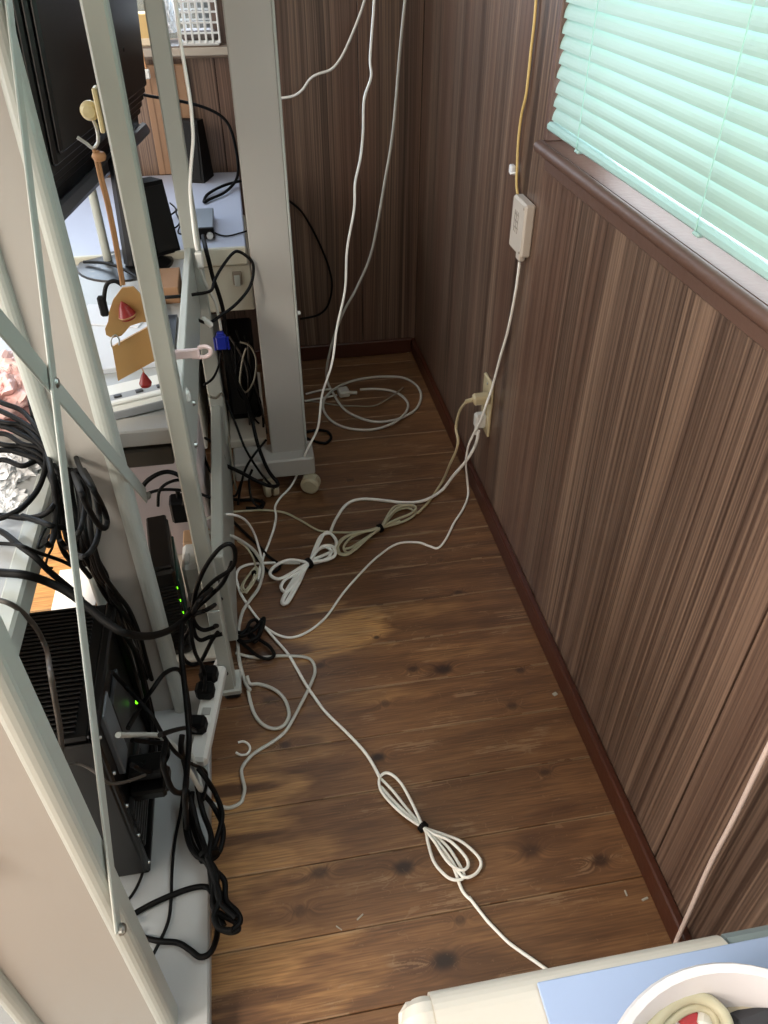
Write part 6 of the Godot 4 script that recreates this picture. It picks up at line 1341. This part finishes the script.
	cord("black_cable", "black cable running level behind the router", bk, [Vector3(-0.8333, 0.3093, 1.1500), Vector3(-0.8029, 0.3161, 1.1500), Vector3(-0.7661, 0.3113, 1.1500), Vector3(-0.7222, 0.2947, 1.1500), Vector3(-0.7027, 0.2811, 1.1500)], 0.0034, 8, "cable", G)
	var bp2 := thing("power_adapter", "black power adapter standing behind the router", "adapter", Vector3(-0.7724, 0.2393, 1.1200))
	obj("body", box(Vector3(-0.022, -0.03, -0.02), Vector3(0.022, 0.03, 0.02), 0.005), bk, bp2)
	obj("relief", rod(Vector3(0, 0.028, 0), Vector3(0, 0.048, 0), 0.005, 10), bk, bp2)
	cord("black_cable", "black cable lying on the floor past the far caster", bk, [Vector3(-0.7009, 0.0060, 0.7899), Vector3(-0.6602, 0.0060, 0.8062), Vector3(-0.6194, 0.0060, 0.8133), Vector3(-0.5957, 0.0060, 0.8311), Vector3(-0.6129, 0.0060, 0.8504), Vector3(-0.6451, 0.0060, 0.8448)], 0.0044, 8, "cable", F)
	cord("black_cable", "black cable slanting on the floor under the arching white cord", bk, [Vector3(-0.6838, 0.0060, 0.8903), Vector3(-0.6538, 0.0060, 0.9458), Vector3(-0.6200, 0.0060, 1.0041), Vector3(-0.5971, 0.0060, 1.0508), Vector3(-0.5698, 0.0050, 1.0921), Vector3(-0.5956, 0.0060, 1.1107), Vector3(-0.6227, 0.0060, 1.0615), Vector3(-0.6504, 0.0060, 0.9988)], 0.0038, 8, "cable", F)
	cord("grey_cable", "grey cord tied round the end of the lower rack rail", mats["cord_dull"], [Vector3(-0.6680, 0.5430, 1.1691), Vector3(-0.6680, 0.4377, 0.9941), Vector3(-0.6680, 0.3194, 0.7686), Vector3(-0.6680, 0.2582, 0.7450), Vector3(-0.6680, 0.1784, 0.7661), Vector3(-0.6680, 0.0959, 0.7880), Vector3(-0.6680, 0.0289, 0.7891)], 0.0030, 8, "cable", F)

# ---------------------------------------------------------------- foreground
func build_foreground() -> void:
	var wm := grainy("chest_white", Color(0.78, 0.76, 0.72), 0.4, 0.06, 0.15, 20.0)
	var o := Vector3(-0.2, 0, 2.55)
	var t := thing("storage_chest", "cream white plastic chest with rounded top edge at the lower right", "chest", o)
	var top := 0.55
	# body and a lid with a rounded front edge
	obj("body", box(Vector3(-0.50, 0.0, 2.305) - o, Vector3(-0.02, top - 0.05, 2.80) - o, 0.012), wm, t)
	var st := begin()
	var prof := []
	for k in 9:
		var a := PI / 2 * k / 8.0
		prof.append(Vector2(2.255 + 0.028 - 0.028 * sin(a) , top - 0.028 + 0.028 * cos(a)))
	prof.append(Vector2(2.255, top - 0.06))
	prof.append(Vector2(2.82, top - 0.06))
	prof.append(Vector2(2.82, top))
	var x0 := -0.472
	var x1 := -0.192
	for i in prof.size():
		var a: Vector2 = prof[i]
		var b: Vector2 = prof[(i + 1) % prof.size()]
		var cen := Vector3((x0 + x1) / 2, top - 0.04, 2.5) - o
		quad(st, Vector3(x0, a.y, a.x) - o, Vector3(x0, b.y, b.x) - o, Vector3(x1, b.y, b.x) - o, Vector3(x1, a.y, a.x) - o, cen)
		tri(st, Vector3(x0, a.y, a.x) - o, Vector3(x0, b.y, b.x) - o, Vector3(x0, top - 0.03, 2.5) - o, cen)
		tri(st, Vector3(x1, a.y, a.x) - o, Vector3(x1, b.y, b.x) - o, Vector3(x1, top - 0.03, 2.5) - o, cen)
	obj("lid", st.commit(), wm, t)
	var cs := begin()
	add_tube(cs, [Vector3(-0.480, top - 0.022, 2.277) - o, Vector3(-0.480, top - 0.022, 2.82) - o], 0.021, 20, 1)
	add_box(cs, Vector3(-0.501, top - 0.058, 2.258) - o, Vector3(-0.474, top - 0.020, 2.82) - o, 0.008)
	add_lathe(cs, [Vector2(0.0001, 0.018), Vector2(0.010, 0.016), Vector2(0.018, 0.009), Vector2(0.021, 0.0)], 20, Transform3D(Basis(Vector3(1, 0, 0), -PI / 2), Vector3(-0.480, top - 0.022, 2.277) - o))
	obj("end_cap", cs.commit(), wm, t)
	obj("lower_lid", box(Vector3(-0.192, top - 0.058, 2.257) - o, Vector3(-0.02, top - 0.012, 2.82) - o, 0.006), mat("lid_grey", Color(0.50, 0.55, 0.56), 0.4), t)
	# blue folder
	var blue := mat("folder_blue", Color(0.60, 0.67, 0.80), 0.5)
	var f := obj("paper_folder", box(Vector3(0, 0, 0), Vector3(0.34, 0.003, 0.24), 0.0008), blue, null, Vector3(-0.378, top + 0.0005, 2.273))
	tag(f, "pale blue folder lying under the white bowl on the chest", "folder")
	# white bowl
	var bw := mat("bowl_white", Color(0.84, 0.83, 0.84), 0.3)
	var bc := Vector3(-0.272, top + 0.004, 2.438)
	var bo := thing("white_bowl", "white round bowl with cords inside on the chest", "bowl", bc)
	obj("shell", lathe([Vector2(0.0001, 0.0), Vector2(0.085, 0.0), Vector2(0.108, 0.03), Vector2(0.122, 0.088), Vector2(0.126, 0.091), Vector2(0.124, 0.094), Vector2(0.118, 0.092), Vector2(0.106, 0.052), Vector2(0.092, 0.042), Vector2(0.0001, 0.042)], 56), bw, bo)
	var cw: Material = mats["cord_cream"]
	cord("charger_cable", "cream cord curled up inside the white bowl", cw, [Vector3(-0.3302, 0.6220, 2.3465), Vector3(-0.3136, 0.6220, 2.3373), Vector3(-0.2971, 0.6220, 2.3291), Vector3(-0.2786, 0.6220, 2.3259), Vector3(-0.2656, 0.6220, 2.3304), Vector3(-0.2590, 0.6220, 2.3400), Vector3(-0.2593, 0.6220, 2.3496), Vector3(-0.2643, 0.6220, 2.3614)], 0.0048)
	cord("charger_cable", "second cream cord lying lower inside the white bowl", cw, [Vector3(-0.3184, 0.6140, 2.3462), Vector3(-0.3007, 0.6140, 2.3370), Vector3(-0.2844, 0.6140, 2.3315), Vector3(-0.2705, 0.6140, 2.3311), Vector3(-0.2624, 0.6140, 2.3382), Vector3(-0.2647, 0.6140, 2.3516)], 0.0040)
	tag(obj("red_cap", turned(Vector3(0.016, 0.012, 0.02), Vector3(-0.2786, 0.6030, 2.3360), Basis(Vector3(0.3, 1, 0.2).normalized(), 0.7), 0.002), mat("cap_red", Color(0.62, 0.10, 0.12), 0.4)), "red plastic cap among the cords in the bowl", "cap")
	tag(obj("plug_block", turned(Vector3(0.018, 0.014, 0.022), Vector3(-0.2650, 0.6040, 2.3373), Basis(Vector3(0.1, 1, 0.4).normalized(), -0.6), 0.003), mats["white_plastic"]), "white plug block beside the red cap in the bowl", "plug")
	tag(obj("packet", turned(Vector3(0.05, 0.010, 0.026), Vector3(-0.2262, 0.6090, 2.3350), Basis(Vector3(0, 1, 0), 0.5) * Basis(Vector3(0, 0, 1), 0.3), 0.003), mat("packet_beige", Color(0.68, 0.64, 0.56), 0.25)), "beige film packet leaning inside the bowl", "packet")
	tag(obj("grey_pouch", turned(Vector3(0.07, 0.02, 0.04), Vector3(-0.2181, 0.6080, 2.3552), Basis(Vector3(0, 1, 0), 0.12), 0.008), grainy("pouch_grey", Color(0.20, 0.20, 0.22), 0.8, 0.3, 0.1, 20.0)), "dark grey cloth pouch at the front of the bowl", "pouch")

# ---------------------------------------------------------------- lint and chips on the floor
func build_small() -> void:
	var chip := mat("chip_white", Color(0.62, 0.60, 0.55), 0.6)
	var spots := [[626, 893], [645, 899], [555, 694], [348, 928], [351, 937], [388, 446]]
	var labs := ["slim pale chip on the floor near the skirting", "small pale chip nearest the skirting at the front", "round pale flake at the foot of the skirting", "short straw lying on the floor in front", "tiny green thread on the floor by the straw", "pale fluff on the floor in the back corner"]
	var pos := [Vector3(-0.0536, 0.0010, 1.9943), Vector3(-0.0265, 0.0010, 2.0090), Vector3(-0.0290, 0.0010, 1.5817), Vector3(-0.4988, 0.0010, 1.9553), Vector3(-0.5349, 0.0010, 1.9664), Vector3(-0.0269, 0.0010, 0.0114)]
	var siz := [Vector3(0.003, 0.002, 0.010), Vector3(0.012, 0.002, 0.004), Vector3(0.010, 0.002, 0.008), Vector3(0.014, 0.002, 0.0025), Vector3(0.002, 0.002, 0.012), Vector3(0.008, 0.004, 0.006)]
	for i in pos.size():
		var o := obj("floor_chip", sized(siz[i], 0.0007), chip, null, Vector3(pos[i].x, 0.0, pos[i].z))
		o.rotation.y = 0.2 * i
		tag(o, labs[i], "debris")
	# the sheet of paper and the white cloth seen on the bright floor under the desks
	var pa: Vector3 = Vector3(-1.0783, 0.0020, 1.1200)
	tag(obj("floor_paper", sized(Vector3(0.10, 0.002, 0.22), 0.0005), mats["paper"], null, Vector3(pa.x + 0.02, 0.0, pa.z)), "white sheet lying on the bright floor under the desks", "paper")
